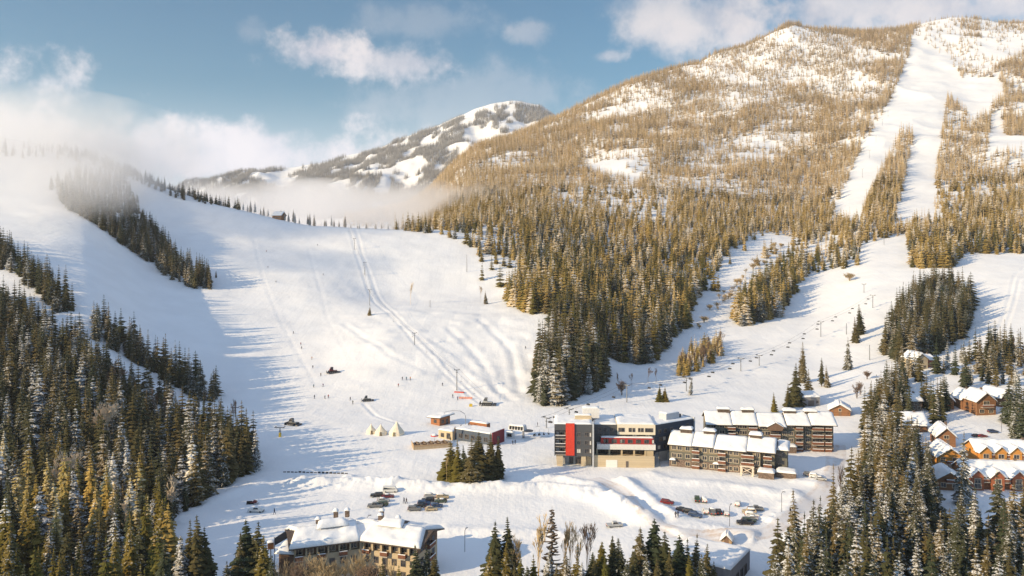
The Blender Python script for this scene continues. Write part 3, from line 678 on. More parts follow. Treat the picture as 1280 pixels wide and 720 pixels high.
# a house under a saddle roof; gable towards -y ('front') or along x ('side')
def house(name, label, cat, loc, rz, w, d, eave, ridge, wall, gable='front', over=.7, t=.75, wins=(), group=None, floor2=None, gwall=None, chimney=True, balc=None, door=None, sunk=.8):
    h = thing(name, label, cat, loc, rz, group)
    CLEAR.append((Vector(loc[:2]) + Matrix.Rotation(rz, 2) @ Vector((0, d / 2)), max(w, d) * .62))
    if gable == 'front':
        MB().prism([(-w / 2, -sunk), (w / 2, -sunk), (w / 2, eave), (0, ridge), (-w / 2, eave)], 0, d).build('wall', M[wall], h)
        e = eave - over * (ridge - eave) / (w / 2); xl = w / 2 + over
        roof = MB().prism([(-xl, e), (0, ridge), (xl, e), (xl, e + .22), (0, ridge + .22), (-xl, e + .22)], -over, d + over).build('roof', M['roof_edge'], h)
        sn = MB(); z = .225
        sn.snow((-xl, d + over, e + z), (-xl, -over, e + z), (0, -over, ridge + z), (0, d + over, ridge + z), t, (1, 1, 0, 1))
        sn.snow((xl, -over, e + z), (xl, d + over, e + z), (0, d + over, ridge + z), (0, -over, ridge + z), t, (1, 1, 0, 1))
        sn.build('roof_snow', M['roof_snow'], roof, True)
    else:
        T = Matrix.Rotation(R(90), 4, 'Z')      # outline across the depth, pushed along x
        T = Matrix(((0, 1, 0, 0), (1, 0, 0, 0), (0, 0, 1, 0), (0, 0, 0, 1)))
        MB(T).prism([(0, -sunk), (d, -sunk), (d, eave), (d / 2, ridge), (0, eave)], -w / 2, w / 2).build('wall', M[wall], h)
        e = eave - over * (ridge - eave) / (d / 2)
        roof = MB(T).prism([(-over, e), (d / 2, ridge), (d + over, e), (d + over, e + .22), (d / 2, ridge + .22), (-over, e + .22)], -w / 2 - over, w / 2 + over).build('roof', M['roof_edge'], h)
        sn = MB(); z = .225; xl = w / 2 + over
        sn.snow((-xl, -over, e + z), (xl, -over, e + z), (xl, d / 2, ridge + z), (-xl, d / 2, ridge + z), t, (1, 1, 0, 1))
        sn.snow((xl, d + over, e + z), (-xl, d + over, e + z), (-xl, d / 2, ridge + z), (xl, d / 2, ridge + z), t, (1, 1, 0, 1))
        sn.build('roof_snow', M['roof_snow'], roof, True)
    if chimney:
        cx, cy = (w * .18, d * .55) if gable == 'front' else (w * .2, d * .5)
        MB().box(cx - .4, cx + .4, cy - .4, cy + .4, ridge - 1.2, ridge + 1.5).build('chimney', M['stone'], roof)
    for (x, z, ww, hh) in wins: window(h, x, -.01, z, ww, hh, fm='frame_pale')
    if balc: balcony(h, balc[0], 0, balc[1], balc[2], 1.5)
    if door:
        MB().box(door[0] - .55, door[0] + .55, -.07, .05, 0, 2.1).build('door', M['lodge_top'], h)
    return h
# ------------------------------------------------------------------ the red-panelled hotel
def hotel():
    p = gp(693, 582.5); h = thing('hotel', 'modern dark grey hotel with tall red panel, red window band and cream top floor', 'hotel', p, R(-3.5))
    for q in ((7, 8), (20, 8), (30, 10), (42, 14), (50, 20)): CLEAR.append((Vector((p.x + q[0], p.y + q[1])), 12))
    wl = MB(); wl.box(4, 13.4, 0, 14, 3.6, 14.9).box(0, 4, 1.7, 14, 3.6, 12.7).box(0, 4, 0, 14, 12.703, 14.9).box(0, .3, 0, 1.697, 3.6, 12.7); wl.build('tower_wall', M['charcoal'], h)
    MB().box(3, 12.6, 3.2, 13.6, -.8, 3.597).build('ground_floor', M['concrete'], h)
    MB().prism([(1.0, -.6), (2.9, -.6), (3.0, 3.597), (.6, 3.597)], .2, 1.5).build('column', M['beige_stone'], h)
    MB().box(9.5, 11.1, .2, 1.6, -.6, 3.597).build('column', M['beige_stone'], h)
    MB().box(11.3, 13.1, 1.8, 3.1, -.6, 3.1).build('column', M['beige_stone'], h)
    MB().box(4.02, 7.1, -.4, .4, 3.9, 15.2).build('red_panel', M['red_panel'], h)
    MB().box(13.42, 13.95, -.7, 3.4, -.5, 15.3).build('fin', M['fin'], h)
    for k in range(3):
        z = 4.05 + 2.9 * k
        o = balcony(h, 2.15, 1.69, z, 3.6, 1.62, rail='rail_dark'); window(h, 2.9, 1.69, z + .15, 1.7, 2.0, fm='frame_pale', pane='glass'); window(h, 1.1, 1.69, z + .5, 1.0, 1.5, pane='blind')
        for x in (8.6, 11.4): window(h, x, 0, z + .75, 1.25, 1.35, pane='blind' if (k == 0 and x < 9) else 'glass')
        window(h, 12.7, 0, z + .75, .5, 1.35, pane='blind')
    for k in range(3): window(h, 6, 3.2, .2, 1.2, 2.2) if k == 0 else window(h, 7.0 + k, 3.2, .1, .8, 2.1, pane='glass')
    MB().snow((0, 0, 14.905), (13.4, 0, 14.905), (13.4, 14, 14.905), (0, 14, 14.905), .45).build('roof_snow', M['roof_snow'], h, True)
    c = MB().box(7.4, 13.3, 6.2, 8.6, 14.5, 16.7).build('rooftop_room', M['beige_stone'], h); MB().snow((7.4, 6.2, 16.705), (13.3, 6.2, 16.705), (13.3, 8.6, 16.705), (7.4, 8.6, 16.705), .35).build('snow_cap', M['roof_snow'], c, True)
    c = MB().box(10.4, 16.4, 11.5, 15.5, 14.5, 18.2).build('rooftop_room', M['white_band'], h); MB().snow((10.4, 11.5, 18.205), (16.4, 11.5, 18.205), (16.4, 15.5, 18.205), (10.4, 15.5, 18.205), .35).build('snow_cap', M['roof_snow'], c, True)
    # main range, stepping back storey by storey
    MB().box(13.96, 36, 6, 21, -.8, 13.6).build('main_wall', M['charcoal'], h)
    MB().box(22.6, 36.03, 4.6, 6.0, 10.4, 14.1).box(22.6, 36.03, 6.003, 21.02, 13.605, 14.1).build('cream_storey', M['cream'], h)
    MB().box(16.6, 35.2, 3.4, 5.997, 7.3, 9.5).build('red_storey', M['red_deep'], h)
    MB().snow((16.6, 3.4, 9.505), (35.2, 3.4, 9.505), (35.2, 5.9, 9.505), (16.6, 5.9, 9.505), .25, cell=.5, r=.3).build('ledge_snow', M['roof_snow'], h, True)
    MB().box(15.2, 35.9, 2.6, 5.994, 5.5, 7.297).build('white_band', M['white_band'], h)
    MB().box(13.97, 35.2, .1, 5.99, -.8, 3.1).build('podium', M['beige_stone'], h)
    MB().box(13.97, 35.2, .1, .3, 3.103, 4.0).build('parapet', M['beige_stone'], h)
    MB().box(18.2, 22.2, .02, .2, -.1, 2.5).build('garage_door', M['door_white'], h); MB().box(25.2, 26.1, .03, .2, -.1, 2.1).build('door', M['frame'], h)
    for x in (15.2, 19.6, 24.0, 28.4, 32.4): MB().box(x - .3, x + .3, 3.2, 3.8, 3.1, 5.497).build('post', M['beige_stone'], h)
    MB().box(32.7, 35.2, 3.3, 5.98, 3.1, 5.49).build('side_wall', M['beige_stone'], h)
    for k, x in enumerate((17.4, 21.8, 26.2, 30.4)): window(h, x, 5.98, 3.2, 3.6, 2.1, name='shopfront')
    for x in (18.4, 21.3, 24.2, 27.0, 29.9, 32.8): window(h, x, 3.4, 7.7, 1.5, 1.2, pane='glass', fm='frame'); 
    for x in (17.8, 23.0, 29.2, 34.3): window(h, x + .75, 3.4, 7.7, .55, 1.2, pane='blind')
    for x, w in ((24.0, 2.0), (27.1, .9), (28.4, .7), (30.3, .6), (31.4, .7), (33.8, 2.6)): window(h, x, 4.6, 11.5, w, 1.2, pane='glass')
    for x in (24.4, 26.6, 28.8, 31.0, 33.4): window(h, x, 5.98, 8.9, 1.5, 1.2, pane='blind' if x in (28.8, 33.4) else 'glass')
    for x in (16.3, 18.2, 20.6): window(h, x, 5.98, 11.2, 1.1, 1.2); window(h, x, 5.98, 9.0 + .6, 1.1, .8)
    MB().snow((13.97, 6, 13.61), (22.55, 6, 13.61), (22.55, 21, 13.61), (13.97, 21, 13.61), .45).snow((22.6, 4.6, 14.11), (36.03, 4.6, 14.11), (36.03, 21, 14.11), (22.6, 21, 14.11), .4).build('roof_snow', M['roof_snow'], h, True)
    # outside stair at the end of the terrace
    st = MB(); n = 12
    for k in range(n): st.box(35.25, 37.4, 1.0 + k * .38, 1.0 + (k + 1) * .38, -.4, .27 * (k + 1))
    st = st.build('stair', M['concrete'], h); MB().prism([(0, 0), (.08, 0), (.08, 1), (0, 1)], 0, .1)
    r = MB();
    for x in (35.3, 37.3): r.add([(x, .9, .3), (x + .07, .9, .3), (x + .07, 5.6, 3.3), (x, 5.6, 3.3), (x, .9, 1.3), (x + .07, .9, 1.3), (x + .07, 5.6, 4.3), (x, 5.6, 4.3)], [(0, 3, 2, 1), (4, 5, 6, 7), (0, 1, 5, 4), (1, 2, 6, 5), (2, 3, 7, 6), (3, 0, 4, 7)])
    r.build('stair_rail', M['rail_dark'], st)
    # the navy wing, turned away at an angle
    T = Matrix.Translation((36.1, 7.0, 0)) @ Matrix.Rotation(R(36), 4, 'Z')
    MB(T).box(0, 19.5, 0, 11, 3.5, 13.4).build('wing_wall', M['navy'], h); MB(T).box(.1, 19.4, -.05, 10.9, -1, 3.497).build('wing_base', M['concrete'], h)
    MB(T).box(6.2, 9.2, -.12, 0, 0, 2.6).build('garage_door', M['door_white'], h)
    MB(T).box(19.5, 19.9, -.3, 11.2, 3.5, 13.9).build('end_wall', M['fin'], h)
    for x, z, pn in ((2.4, 10.2, 'glass'), (5.2, 10.2, 'glass'), (8.2, 10.2, 'glass'), (2.8, 7.3, 'glass'), (4.6, 7.4, 'blind'), (7.6, 7.4, 'blind'), (10.5, 7.3, 'glass'), (2.0, 4.5, 'blind'), (5.0, 4.5, 'glass'), (8.0, 4.5, 'blind'), (13.2, 10.2, 'glass')):
        xx, yy = at(T, x, 0); window(h, xx, yy, z, 1.15, 1.25, R(36), pane=pn)
    xx, yy = at(T, 16.2, 0); window(h, xx, yy, 9.3, 1.2, 2.6, R(36))
    MB(T).snow((0, 0, 13.405), (19.5, 0, 13.405), (19.5, 11, 13.405), (0, 11, 13.405), .4).build('roof_snow', M['roof_snow'], h, True)
    c = MB(T).box(8.0, 14.5, 2.5, 6.5, 13.3, 16.0).build('rooftop_room', M['fin'], h); MB(T).snow((8, 2.5, 16.005), (14.5, 2.5, 16.005), (14.5, 6.5, 16.005), (8, 6.5, 16.005), .3).build('snow_cap', M['roof_snow'], c, True)
    MB(T).box(14.6, 16.2, 3.2, 5.2, 13.3, 15.0).build('duct', M['dark_steel'], h)
hotel()

# ------------------------------------------------------------------ condominiums: storeys in three bands under stepped, snow-laden hipped roofs
def pitched(h, x0, x1, d, eave, ridge, over=.9, t=.5, ends=(1, 1)):
    T = Matrix(((0, 1, 0, 0), (1, 0, 0, 0), (0, 0, 1, 0), (0, 0, 0, 1)))
    e = eave - over * (ridge - eave) / (d / 2); a, b = x0 - over * .6 * ends[0], x1 + over * .6 * ends[1]
    roof = MB(T).prism([(-over, e), (d / 2, ridge), (d + over, e), (d + over, e + .25), (d / 2, ridge + .25), (-over, e + .25)], a, b).build('roof', M['roof_edge'], h)
    sn = MB(); z = .255
    sn.snow((a, -over, e + z), (b, -over, e + z), (b, d / 2, ridge + z), (a, d / 2, ridge + z), t, (1, 1, 0, 1)); sn.snow((b, d + over, e + z), (a, d + over, e + z), (a, d / 2, ridge + z), (b, d / 2, ridge + z), t, (1, 1, 0, 1))
    sn.build('roof_snow', M['roof_snow'], roof, True)
    return roof
def cupola(h, x, y, z, w=4.6, d=2.6):
    c = MB().box(x - w / 2 + .3, x + w / 2 - .3, y - d / 2, y + d / 2, z - .8, z + 1.3).build('cupola', M['roof_edge'], h)
    MB().snow((x - w / 2, y - d / 2 - .3, z + 1.3), (x + w / 2, y - d / 2 - .3, z + 1.3), (x + w / 2, y + d / 2 + .3, z + 1.3), (x - w / 2, y + d / 2 + .3, z + 1.3), .75, cell=.45, r=.7).build('snow_cap', M['roof_snow'], c, True)
def bands(h, x0, x1, y0, y1, zs, mats):
    for (a, b), mname, k in zip(zip(zs, zs[1:]), mats, range(9)):
        MB().box(x0 - (.06 if k == 0 else 0), x1 + (.06 if k == 0 else 0), y0 - (.08 if k == 0 else 0), y1, a, b - .003).build('wall', M[mname], h)
def condo_front():
    p = Vector((56.0, 285.6, 0)); rz = R(-21.2); p.z = float(grid_z(90, 274)) - .1
    h = thing('condominium', 'long three-storey condominium nearest the car park, three snow-capped roof boxes', 'apartments', p, rz)
    for x in range(0, 44, 5): q = p.xy + Matrix.Rotation(rz, 2) @ Vector((x, 5)); CLEAR.append((q, 9.5))
    bands(h, 0, 31, 0, 13, (-1.5, 2.6, 5.3, 8.0), ('stone', 'olive', 'sand')); bands(h, 31.003, 35.5, 1.0, 12, (-1.5, 2.6, 5.3, 8.0), ('stone', 'olive', 'sand')); bands(h, 35.503, 39.5, 3.5, 11, (-1.5, 2.6, 5.3, 8.3), ('stone', 'olive', 'olive'))
    pitched(h, 0, 8.0, 13, 7.9, 10.6, ends=(1, 0)); pitched(h, 8.05, 15.5, 13, 8.1, 10.9, ends=(0, 0)); pitched(h, 15.55, 26.5, 13, 7.9, 10.5, 1.2, ends=(0, 0)); pitched(h, 26.55, 35.5, 13, 8.1, 10.9, ends=(0, 1))
    T = Matrix.Translation((39.7, 0, 0)); MB().snow((35.9, 2.6, 8.35), (40.2, 2.6, 8.35), (40.2, 11.4, 9.6), (35.9, 11.4, 9.6), .7).build('roof_snow', M['roof_snow'], h, True); MB().box(35.8, 40.2, 2.6, 11.4, 8.303, 8.348).build('roof', M['roof_edge'], h)
    for x in (5.0, 13.2, 29.0): cupola(h, x, 6.5, 10.9)
    for x, w in ((9.3, 2.6), (18.2, 2.6), (33.3, 2.8)):
        y = 0 if x < 30 else 1.0
        for z in (.1, 2.7, 5.4): balcony(h, x, y - .003, z, w, 1.3); window(h, x, y, z + .12, w - .9, 2.0)
    for x in (1.6, 3.6, 6.4, 12.2, 14.6, 16.3, 20.8, 22.9):
        for z in (.6, 3.3, 6.0):
            if (x, z) not in ((3.6, .6),): window(h, x, 0 if z > 2 else -.08, z, 1.5 if x != 14.6 else 1.1, 1.3, fm='frame_pale')
    for z in (3.1, 5.6): balcony(h, 26.8, -.003, z, 4.2, 1.6); window(h, 26.8, 0, z + .1, 3.0, 1.9)
    for z in (.6, 3.3, 6.0): window(h, 30.0, 0 if z > 2 else -.08, z, 1.2, 1.3, fm='frame_pale'); window(h, 37.5, 3.5 if z > 2 else 3.42, z, 2.2, 1.4)
    en = MB()
    for x in (24.9, 28.7):
        for y in (-3.2, -.5): en.box(x - .28, x + .28, y - .28, y + .28, -.8, 3.0)
    en.box(24.4, 29.2, -3.3, -2.9, 3.003, 3.35).box(24.4, 29.2, -.7, -.3, 3.003, 3.35)
    en = en.build('porch', M['timber_pale'], h)
    tr = MB(); tr.tube([(25, -3.1, .9), (28.6, -3.1, 2.9)], .12).tube([(28.6, -3.1, .9), (25, -3.1, 2.9)], .12); tr.build('truss', M['timber_pale'], en)
    MB().box(26, 27.6, -.15, -.09, -.4, 2.2).build('door', M['frame'], h)
    a = MB().box(30.6, 35.6, -4.6, -.1, -1, 2.2).build('annex', M['stone'], h); MB().snow((30.3, -4.9, 2.205), (35.9, -4.9, 2.205), (35.9, -.2, 2.3), (30.3, -.2, 2.3), .6).build('snow_cap', M['roof_snow'], a, True)
    a = MB().box(36.2, 42.5, -1.6, 3.3, -1, 2.0).build('annex', M['stone'], h); MB().snow((36, -2.0, 2.005), (42.8, -2.0, 2.005), (42.8, 3.2, 2.2), (36, 3.2, 2.2), .55).build('snow_cap', M['roof_snow'], a, True)
    for x0 in (.2, 15.2): a = MB().box(x0, x0 + 2.2, -1.5, -.1, 2.3, 2.5).build('canopy', M['roof_edge'], h); MB().snow((x0, -1.5, 2.505), (x0 + 2.2, -1.5, 2.505), (x0 + 2.2, -.1, 2.6), (x0, -.1, 2.6), .6, cell=.4).build('snow_cap', M['roof_snow'], a, True)
condo_front()
def condo_back():
    p = Vector((75.2, 309.5, 0)); rz = R(-7.5); p.z = float(grid_z(115, 303)) - .1
    h = thing('condominium', 'back condominium, longer and taller, with stacked balconies at its far end', 'apartments', p, rz)
    for x in range(0, 50, 6): q = p.xy + Matrix.Rotation(rz, 2) @ Vector((x, 6)); CLEAR.append((q, 10))
    bands(h, 0, 26, 0, 14, (-1.5, 2.6, 5.3, 8.0, 9.9), ('stone', 'olive', 'olive', 'sand')); bands(h, 26.003, 36, .8, 13.5, (-1.5, 2.6, 5.3, 8.0, 10.2), ('stone', 'olive', 'olive', 'sand')); bands(h, 36.003, 47, 1.6, 13, (-1.5, 2.6, 5.3, 8.0, 10.6), ('stone', 'olive', 'olive', 'olive'))
    pitched(h, 0, 9.5, 14, 9.6, 12.6, ends=(1, 0)); pitched(h, 9.55, 19, 14, 9.8, 12.9, ends=(0, 0)); pitched(h, 19.05, 29.5, 14, 9.6, 12.4, 1.2, ends=(0, 0)); pitched(h, 29.55, 38.5, 14, 10.2, 13.1, ends=(0, 0)); pitched(h, 38.55, 47.5, 14, 10.5, 13.4, ends=(0, 1))
    for x in (7, 16.2, 32.0, 39.8): cupola(h, x, 7, 12.9, 5.2)
    for x, w in ((9.0, 3.0), (17.0, 3.2)):
        for z in (2.7, 5.4, 7.7): balcony(h, x, -.003, z, w, 1.3); window(h, x, 0, z + .1, w - 1, 1.8)
    for x in (2.4, 5.6, 12.2, 14.0, 20.5, 22.6):
        for z in (3.4, 6.0, 8.2): window(h, x, 0, z, 1.7, 1.25, fm='frame_pale')
    MB().prism([(22.8, 8.0), (27.6, 8.0), (28.3, 9.3), (25.2, 11.0), (22.1, 9.3)], -1.6, -.02).build('gable_front', M['lodge_top'], h); MB().snow((22.0, -1.9, 9.35), (25.2, -1.9, 11.1), (25.2, .5, 11.1), (22.0, .5, 9.35), .4, cell=.5).snow((25.2, -1.9, 11.1), (28.4, -1.9, 9.35), (28.4, .5, 9.35), (25.2, .5, 11.1), .4, cell=.5).build('snow_cap', M['roof_snow'], h, True)
    for z in (2.7, 5.4): balcony(h, 25.2, -.003, z, 3.8, 1.5); window(h, 25.2, 0, z + .1, 2.6, 1.9)
    for x, y, w in ((34.2, .8, 2.6), (41.2, 1.6, 4.2), (45.0, 1.6, 2.4)):
        for z in (.1, 2.7, 5.4, 8.1): balcony(h, x, y - .003, z, w, 1.5); window(h, x, y, z + .1, w - .8, 1.8)
    for x, y in ((29.0, .8), (31.4, .8), (37.6, 1.6)):
        for z in (.7, 3.4, 6.0, 8.5): window(h, x, y if z > 2 else y - .08, z, 1.5, 1.25, fm='frame_pale')
    a = MB().box(27.5, 32.5, -3.2, .7, -1, 2.5).build('annex', M['stone'], h); MB().snow((27.2, -3.5, 2.505), (32.8, -3.5, 2.505), (32.8, .7, 2.6), (27.2, .7, 2.6), .6).build('snow_cap', M['roof_snow'], a, True)
condo_back()
def near_lodge():
    c = Vector((-36.6, 193.8, 0)); c.z = -1.6
    h = thing('lodge', 'cream and brown lodge under one thick snow roof at the bottom of the photo', 'lodge', c, 0)
    for q in ((-43, 196), (-36, 199), (-28, 195)): CLEAR.append((Vector(q), 9.5))
    for (ex, ey), sgn in (((-51.2, 188.6), -1), ((-22.9, 189.2), 1)):
        dv = Vector((ex - c.x, ey - c.y)); ln = dv.length; ang = math.atan2(dv.y, dv.x) if sgn > 0 else math.atan2(-dv.y, -dv.x)
        T = Matrix.Rotation(ang, 4, 'Z'); x0, x1 = (0, ln) if sgn > 0 else (-ln, 0)
        e = .06 * sgn
        MB(T).box(x0 + (e if sgn > 0 else 0), x1 + (e if sgn < 0 else 0), 1.0, 13, -1.5, 7.0).build('wall', M['lodge_wall'], h); MB(T).box(x0 + (e if sgn > 0 else 0), x1 + (e if sgn < 0 else 0), 1.6, 13, 7.003, 9.3).build('top_storey', M['lodge_top'], h)
        Tz = T @ Matrix(((0, 1, 0, 0), (1, 0, 0, 0), (0, 0, 1, 0), (0, 0, 0, 1)))
        oa, ob = (x0 - .05, x1 + 1.6) if sgn > 0 else (x0 - 1.2, x1 + .05)
        roof = MB(Tz).prism([(-.2, 9.1), (7, 10.9), (14, 9.1), (14, 9.4), (7, 11.2), (-.2, 9.4)], oa, ob).build('roof', M['roof_edge'], h)
        sn = MB(T); sn.snow((oa, -.2, 9.405), (ob, -.2, 9.405), (ob - (2 if sgn > 0 else 0), 7, 11.205), (oa + (2 if sgn < 0 else 0), 7, 11.205), .8, (1, 1 if sgn > 0 else 0, 0, 1 if sgn < 0 else 0), r=1.0)
        sn.snow((ob, 14, 9.405), (oa, 14, 9.405), (oa + (2 if sgn < 0 else 0), 7, 11.205), (ob - (2 if sgn > 0 else 0), 7, 11.205), .8, (1, 1 if sgn < 0 else 0, 0, 1 if sgn > 0 else 0)); sn.build('roof_snow', M['roof_snow'], roof, True)
        up = (x0 + 2, x0 + 8.5) if sgn > 0 else (x1 - 9.5, x1 - 2.2)
        sn = MB(T); sn.box(up[0], up[1], 5.5, 9.5, 10.8, 11.9); dm = sn.build('dormer', M['roof_edge'], h); MB(T).snow((up[0] - .3, 4.6, 11.8), (up[1] + .3, 4.6, 11.8), (up[1] - .5, 8, 12.6), (up[0] + .5, 8, 12.6), .7).build('snow_cap', M['roof_snow'], dm, True)
        n = 6
        for k in range(n):
            x = x0 + (x1 - x0) * (k + .5) / n + .1 * sgn
            xx, yy = at(T, x, 1.6); window(h, xx, yy, 7.3, 1.5, 1.5, ang, fm='frame_pale')
            px_ = x0 + (x1 - x0) * k / n + (.25 if sgn > 0 else .1); MB(T).box(px_, px_ + .38, .7, 1.55, 7.003, 9.15).build('post', M['lodge_wall'], h)
            xx, yy = at(T, x, 1.0)
            for z in (1.4, 4.2): window(h, xx, yy, z, 1.05, 1.35, ang)
            if k % 2 == 0 and k < 6: xx, yy = at(T, x, .995); balcony(h, xx, yy, 6.2, 1.9, .9, ang)
    A1 = math.atan2(188.6 - c.y, -51.2 - c.x) + math.pi; A2 = math.atan2(189.2 - c.y, -22.9 - c.x)
    def on(a, y, z): v = Matrix.Rotation(a, 3, 'Z') @ Vector((0, y, z)); return v
    vly = MB(); vly.snow(on(A1, -.2, 9.4), on(A2, -.2, 9.42), on(A2, 7, 11.2), on(A1, 7, 11.2), .8, (1, 0, 0, 0)); vly.snow(on(A1, 7, 11.2), on(A2, 7, 11.2), on(A2, 14, 9.4), on(A1, 14, 9.4), .8, (0, 0, 1, 0)); vly.build('roof_snow', M['roof_snow'], h, True)
    vw = [on(A1, 1.0, 0), on(A2, 1.0, 0), on(A2, 13, 0), on(A1, 13, 0)]; MB().plan([(v.x, v.y) for v in vw], -1.5, 9.2).build('corner_wall', M['lodge_wall'], h)
    for x, y, z in ((-12.2, 8.4, 12.6), (-8.0, 9.6, 14.2), (-5.2, 10.0, 14.3), (3.6, 7.6, 13.9), (3.6, 9.9, 14.2), (8.2, 6.6, 13.4), (10.6, 5.6, 12.2)):
        cc = MB().box(x - .5, x + .5, y - .5, y + .5, z - 2.6, z - .9).build('chimney', M['stone'], h); MB().snow((x - .7, y - .7, z - .9), (x + .7, y - .7, z - .9), (x + .7, y + .7, z - .9), (x - .7, y + .7, z - .9), .6, cell=.3, r=.6).build('snow_cap', M['roof_snow'], cc, True)
    for y in (4.0, 7.5, 10.5):
        for z in (1.4, 4.2, 7.3): xx, yy = at(Matrix.Rotation(A2, 4, 'Z'), ln + .01, y); window(h, xx, yy, z, 1.2, 1.35, A2 + R(90))
    for z in (3.9, 7.0): xx, yy = at(Matrix.Rotation(A2, 4, 'Z'), ln + .003, 7.5); balcony(h, xx, yy, z, 3.4, 1.3, A2 + R(90))
    MB().box(12.4, 15.0, 3.2, 3.5, 8.0, 10.6).box(12.2, 15.2, 2.4, 4.2, 10.6, 10.9).build('end_bracket', M['roof_edge'], h)
    MB().snow((-19.5, -4.2, 7.8), (-14.8, -4.6, 7.8), (-14.6, 1.2, 8.6), (-18.8, 1.6, 8.6), .6).build('side_roof', M['roof_snow'], h, True); MB().box(-18.6, -15.2, -3.6, 1.0, -1.5, 7.75).build('side_wing', M['lodge_top'], h)
near_lodge()
def garage_block():
    z = float(grid_z(54, 192)); p = Vector((49.9, 183.8, z)); rz = math.atan2(195.9 - 183.8, 58 - 49.9)
    h = thing('garage', 'grey flat-roofed garage with open bays, under smooth snow', 'garage', p, rz)
    CLEAR.append((Vector((49, 193)), 10.5)); CLEAR.append((Vector((56, 187)), 5))
    MB().box(0, 14.6, 0, 15, -1, 5.0).build('wall', M['grey_wall'], h); MB().snow((-.2, -.2, 5.005), (14.8, -.2, 5.005), (14.8, 15.2, 5.005), (-.2, 15.2, 5.005), .5).build('roof_snow', M['roof_snow'], h, True)
    for x in (2.2, 5.2, 8.2, 11.2): window(h, x, -.01, .1, 1.8, 2.3, name='bay_door', pane='rubber')
    window(h, -.01, 4, 1.5, 1.6, 1.2, R(-90), fm='frame_pale', pane='blind')
garage_block()
# ------------------------------------------------------------------ the day lodge and its deck
def day_lodge():
    p = gp(615, 557); rz = R(-32); h = thing('day_lodge', 'low day lodge of blue-grey and dark red containers behind spruces', 'lodge', p, rz)
    for k in range(0, 27, 5): q = p.xy + Matrix.Rotation(rz, 2) @ Vector((-k, 5)); CLEAR.append((q, 6.5))
    MB().box(-18, 0, 0, 8.5, -.8, 4.4).build('wall', M['blue_grey'], h); MB().box(.003, .3, -.05, 8.6, -.8, 5.0).build('end_wall', M['maroon'], h); MB().snow((-18, -.1, 4.405), (.0, -.1, 4.405), (0, 8.5, 4.405), (-18, 8.5, 4.405), .4).build('roof_snow', M['roof_snow'], h, True)
    MB().box(-25, -18.003, -1.5, 6, -.8, 3.4).build('deck_front', M['beige_stone'], h); MB().snow((-25.2, -1.7, 3.405), (-18, -1.7, 3.405), (-18, 6, 3.405), (-25.2, 6, 3.405), .4).build('roof_snow', M['roof_snow'], h, True)
    MB().box(-17, -8.5, 9, 11.5, -.5, 5.6).build('upper_container', M['cabin'], h); MB().snow((-17, 9, 5.605), (-8.5, 9, 5.605), (-8.5, 11.5, 5.605), (-17, 11.5, 5.605), .4).build('roof_snow', M['roof_snow'], h, True)
    for x in (-15, -12, -9, -6, -3): window(h, x, -.01, 1.1, 1.7, 1.6)
    window(h, .31, 4, 1.4, 1.8, 1.4, R(90)); window(h, -20, -1.51, .4, 1.6, 2.1); window(h, -23, -1.51, .8, 1.4, 1.4)
day_lodge()
def sun_deck():
    p = gp(517, 562.5); rz = R(14); h = thing('terrace', 'raised timber sun deck in front of the day lodge', 'terrace', p, rz)
    MB().box(0, 15, 0, 7, -.6, 1.1).build('platform', M['deck'], h); f = MB(); f.box(.0, .08, .2, 7, 1.1, 2.0); f.box(0, 15, -.06, .02, 1.1, 1.75); f.build('railing', M['timber'], h)
    CLEAR.append((p.xy + Vector((8, 6)), 10))
    T3 = Matrix.Rotation(rz, 2)
    lbs = ['nearest the open corner of', 'second along the railing of', 'in the middle of the railing side of', 'fourth along the railing of', 'at the lodge end of the railing on', 'in the back row, corner end, on', 'second in the back row on', 'in the middle of the back row on', 'fourth in the back row on', 'in the back row beside the parasol on']
    tb = MB().box(-.9, .9, -.4, .4, .70, .76); bn = MB().box(-.9, .9, -.95, -.65, .42, .47).box(-.9, .9, .65, .95, .42, .47); lg = MB().prism([(-.08, 0), (.08, 0), (.08, .7), (-.08, .7)], -.8, .8); lg.box(-.08, .08, -.9, .9, .34, .42)
    tm, bm_, lm = tb.mesh('table_top', M['timber']), bn.mesh('bench', M['lodge_top']), lg.mesh('trestle', M['lodge_top'])
    for k in range(10):
        q = p.xy + T3 @ Vector((1.8 + (k % 5) * 2.7, 1.9 if k < 5 else 4.6)); t = thing('picnic_table', f'brown picnic table {lbs[k]} the sun deck', 'table', (q.x, q.y, p.z + 1.1), rz + R(90), 'picnic tables on the deck')
        part('table_top', tm, t); part('bench', bm_, t); part('trestle', lm, t)
    q = p.xy + T3 @ Vector((9.2, 7.4)); um = thing('parasol', 'bright red parasol at the back of the sun deck', 'parasol', (q.x, q.y, p.z + 1.1))
    MB().tube([(0, 0, -.8), (0, 0, 2.6)], .05).build('pole', M['steel'], um); MB().lathe([(1.7, 2.0), (1.1, 2.45), (.05, 2.9)], 8).build('canopy', M['red_panel'], um)
    MB().lathe([(1.3, 2.32), (1.0, 2.58), (.04, 3.02)], 8).build('snow_cap', M['roof_snow'], um, True)
sun_deck()
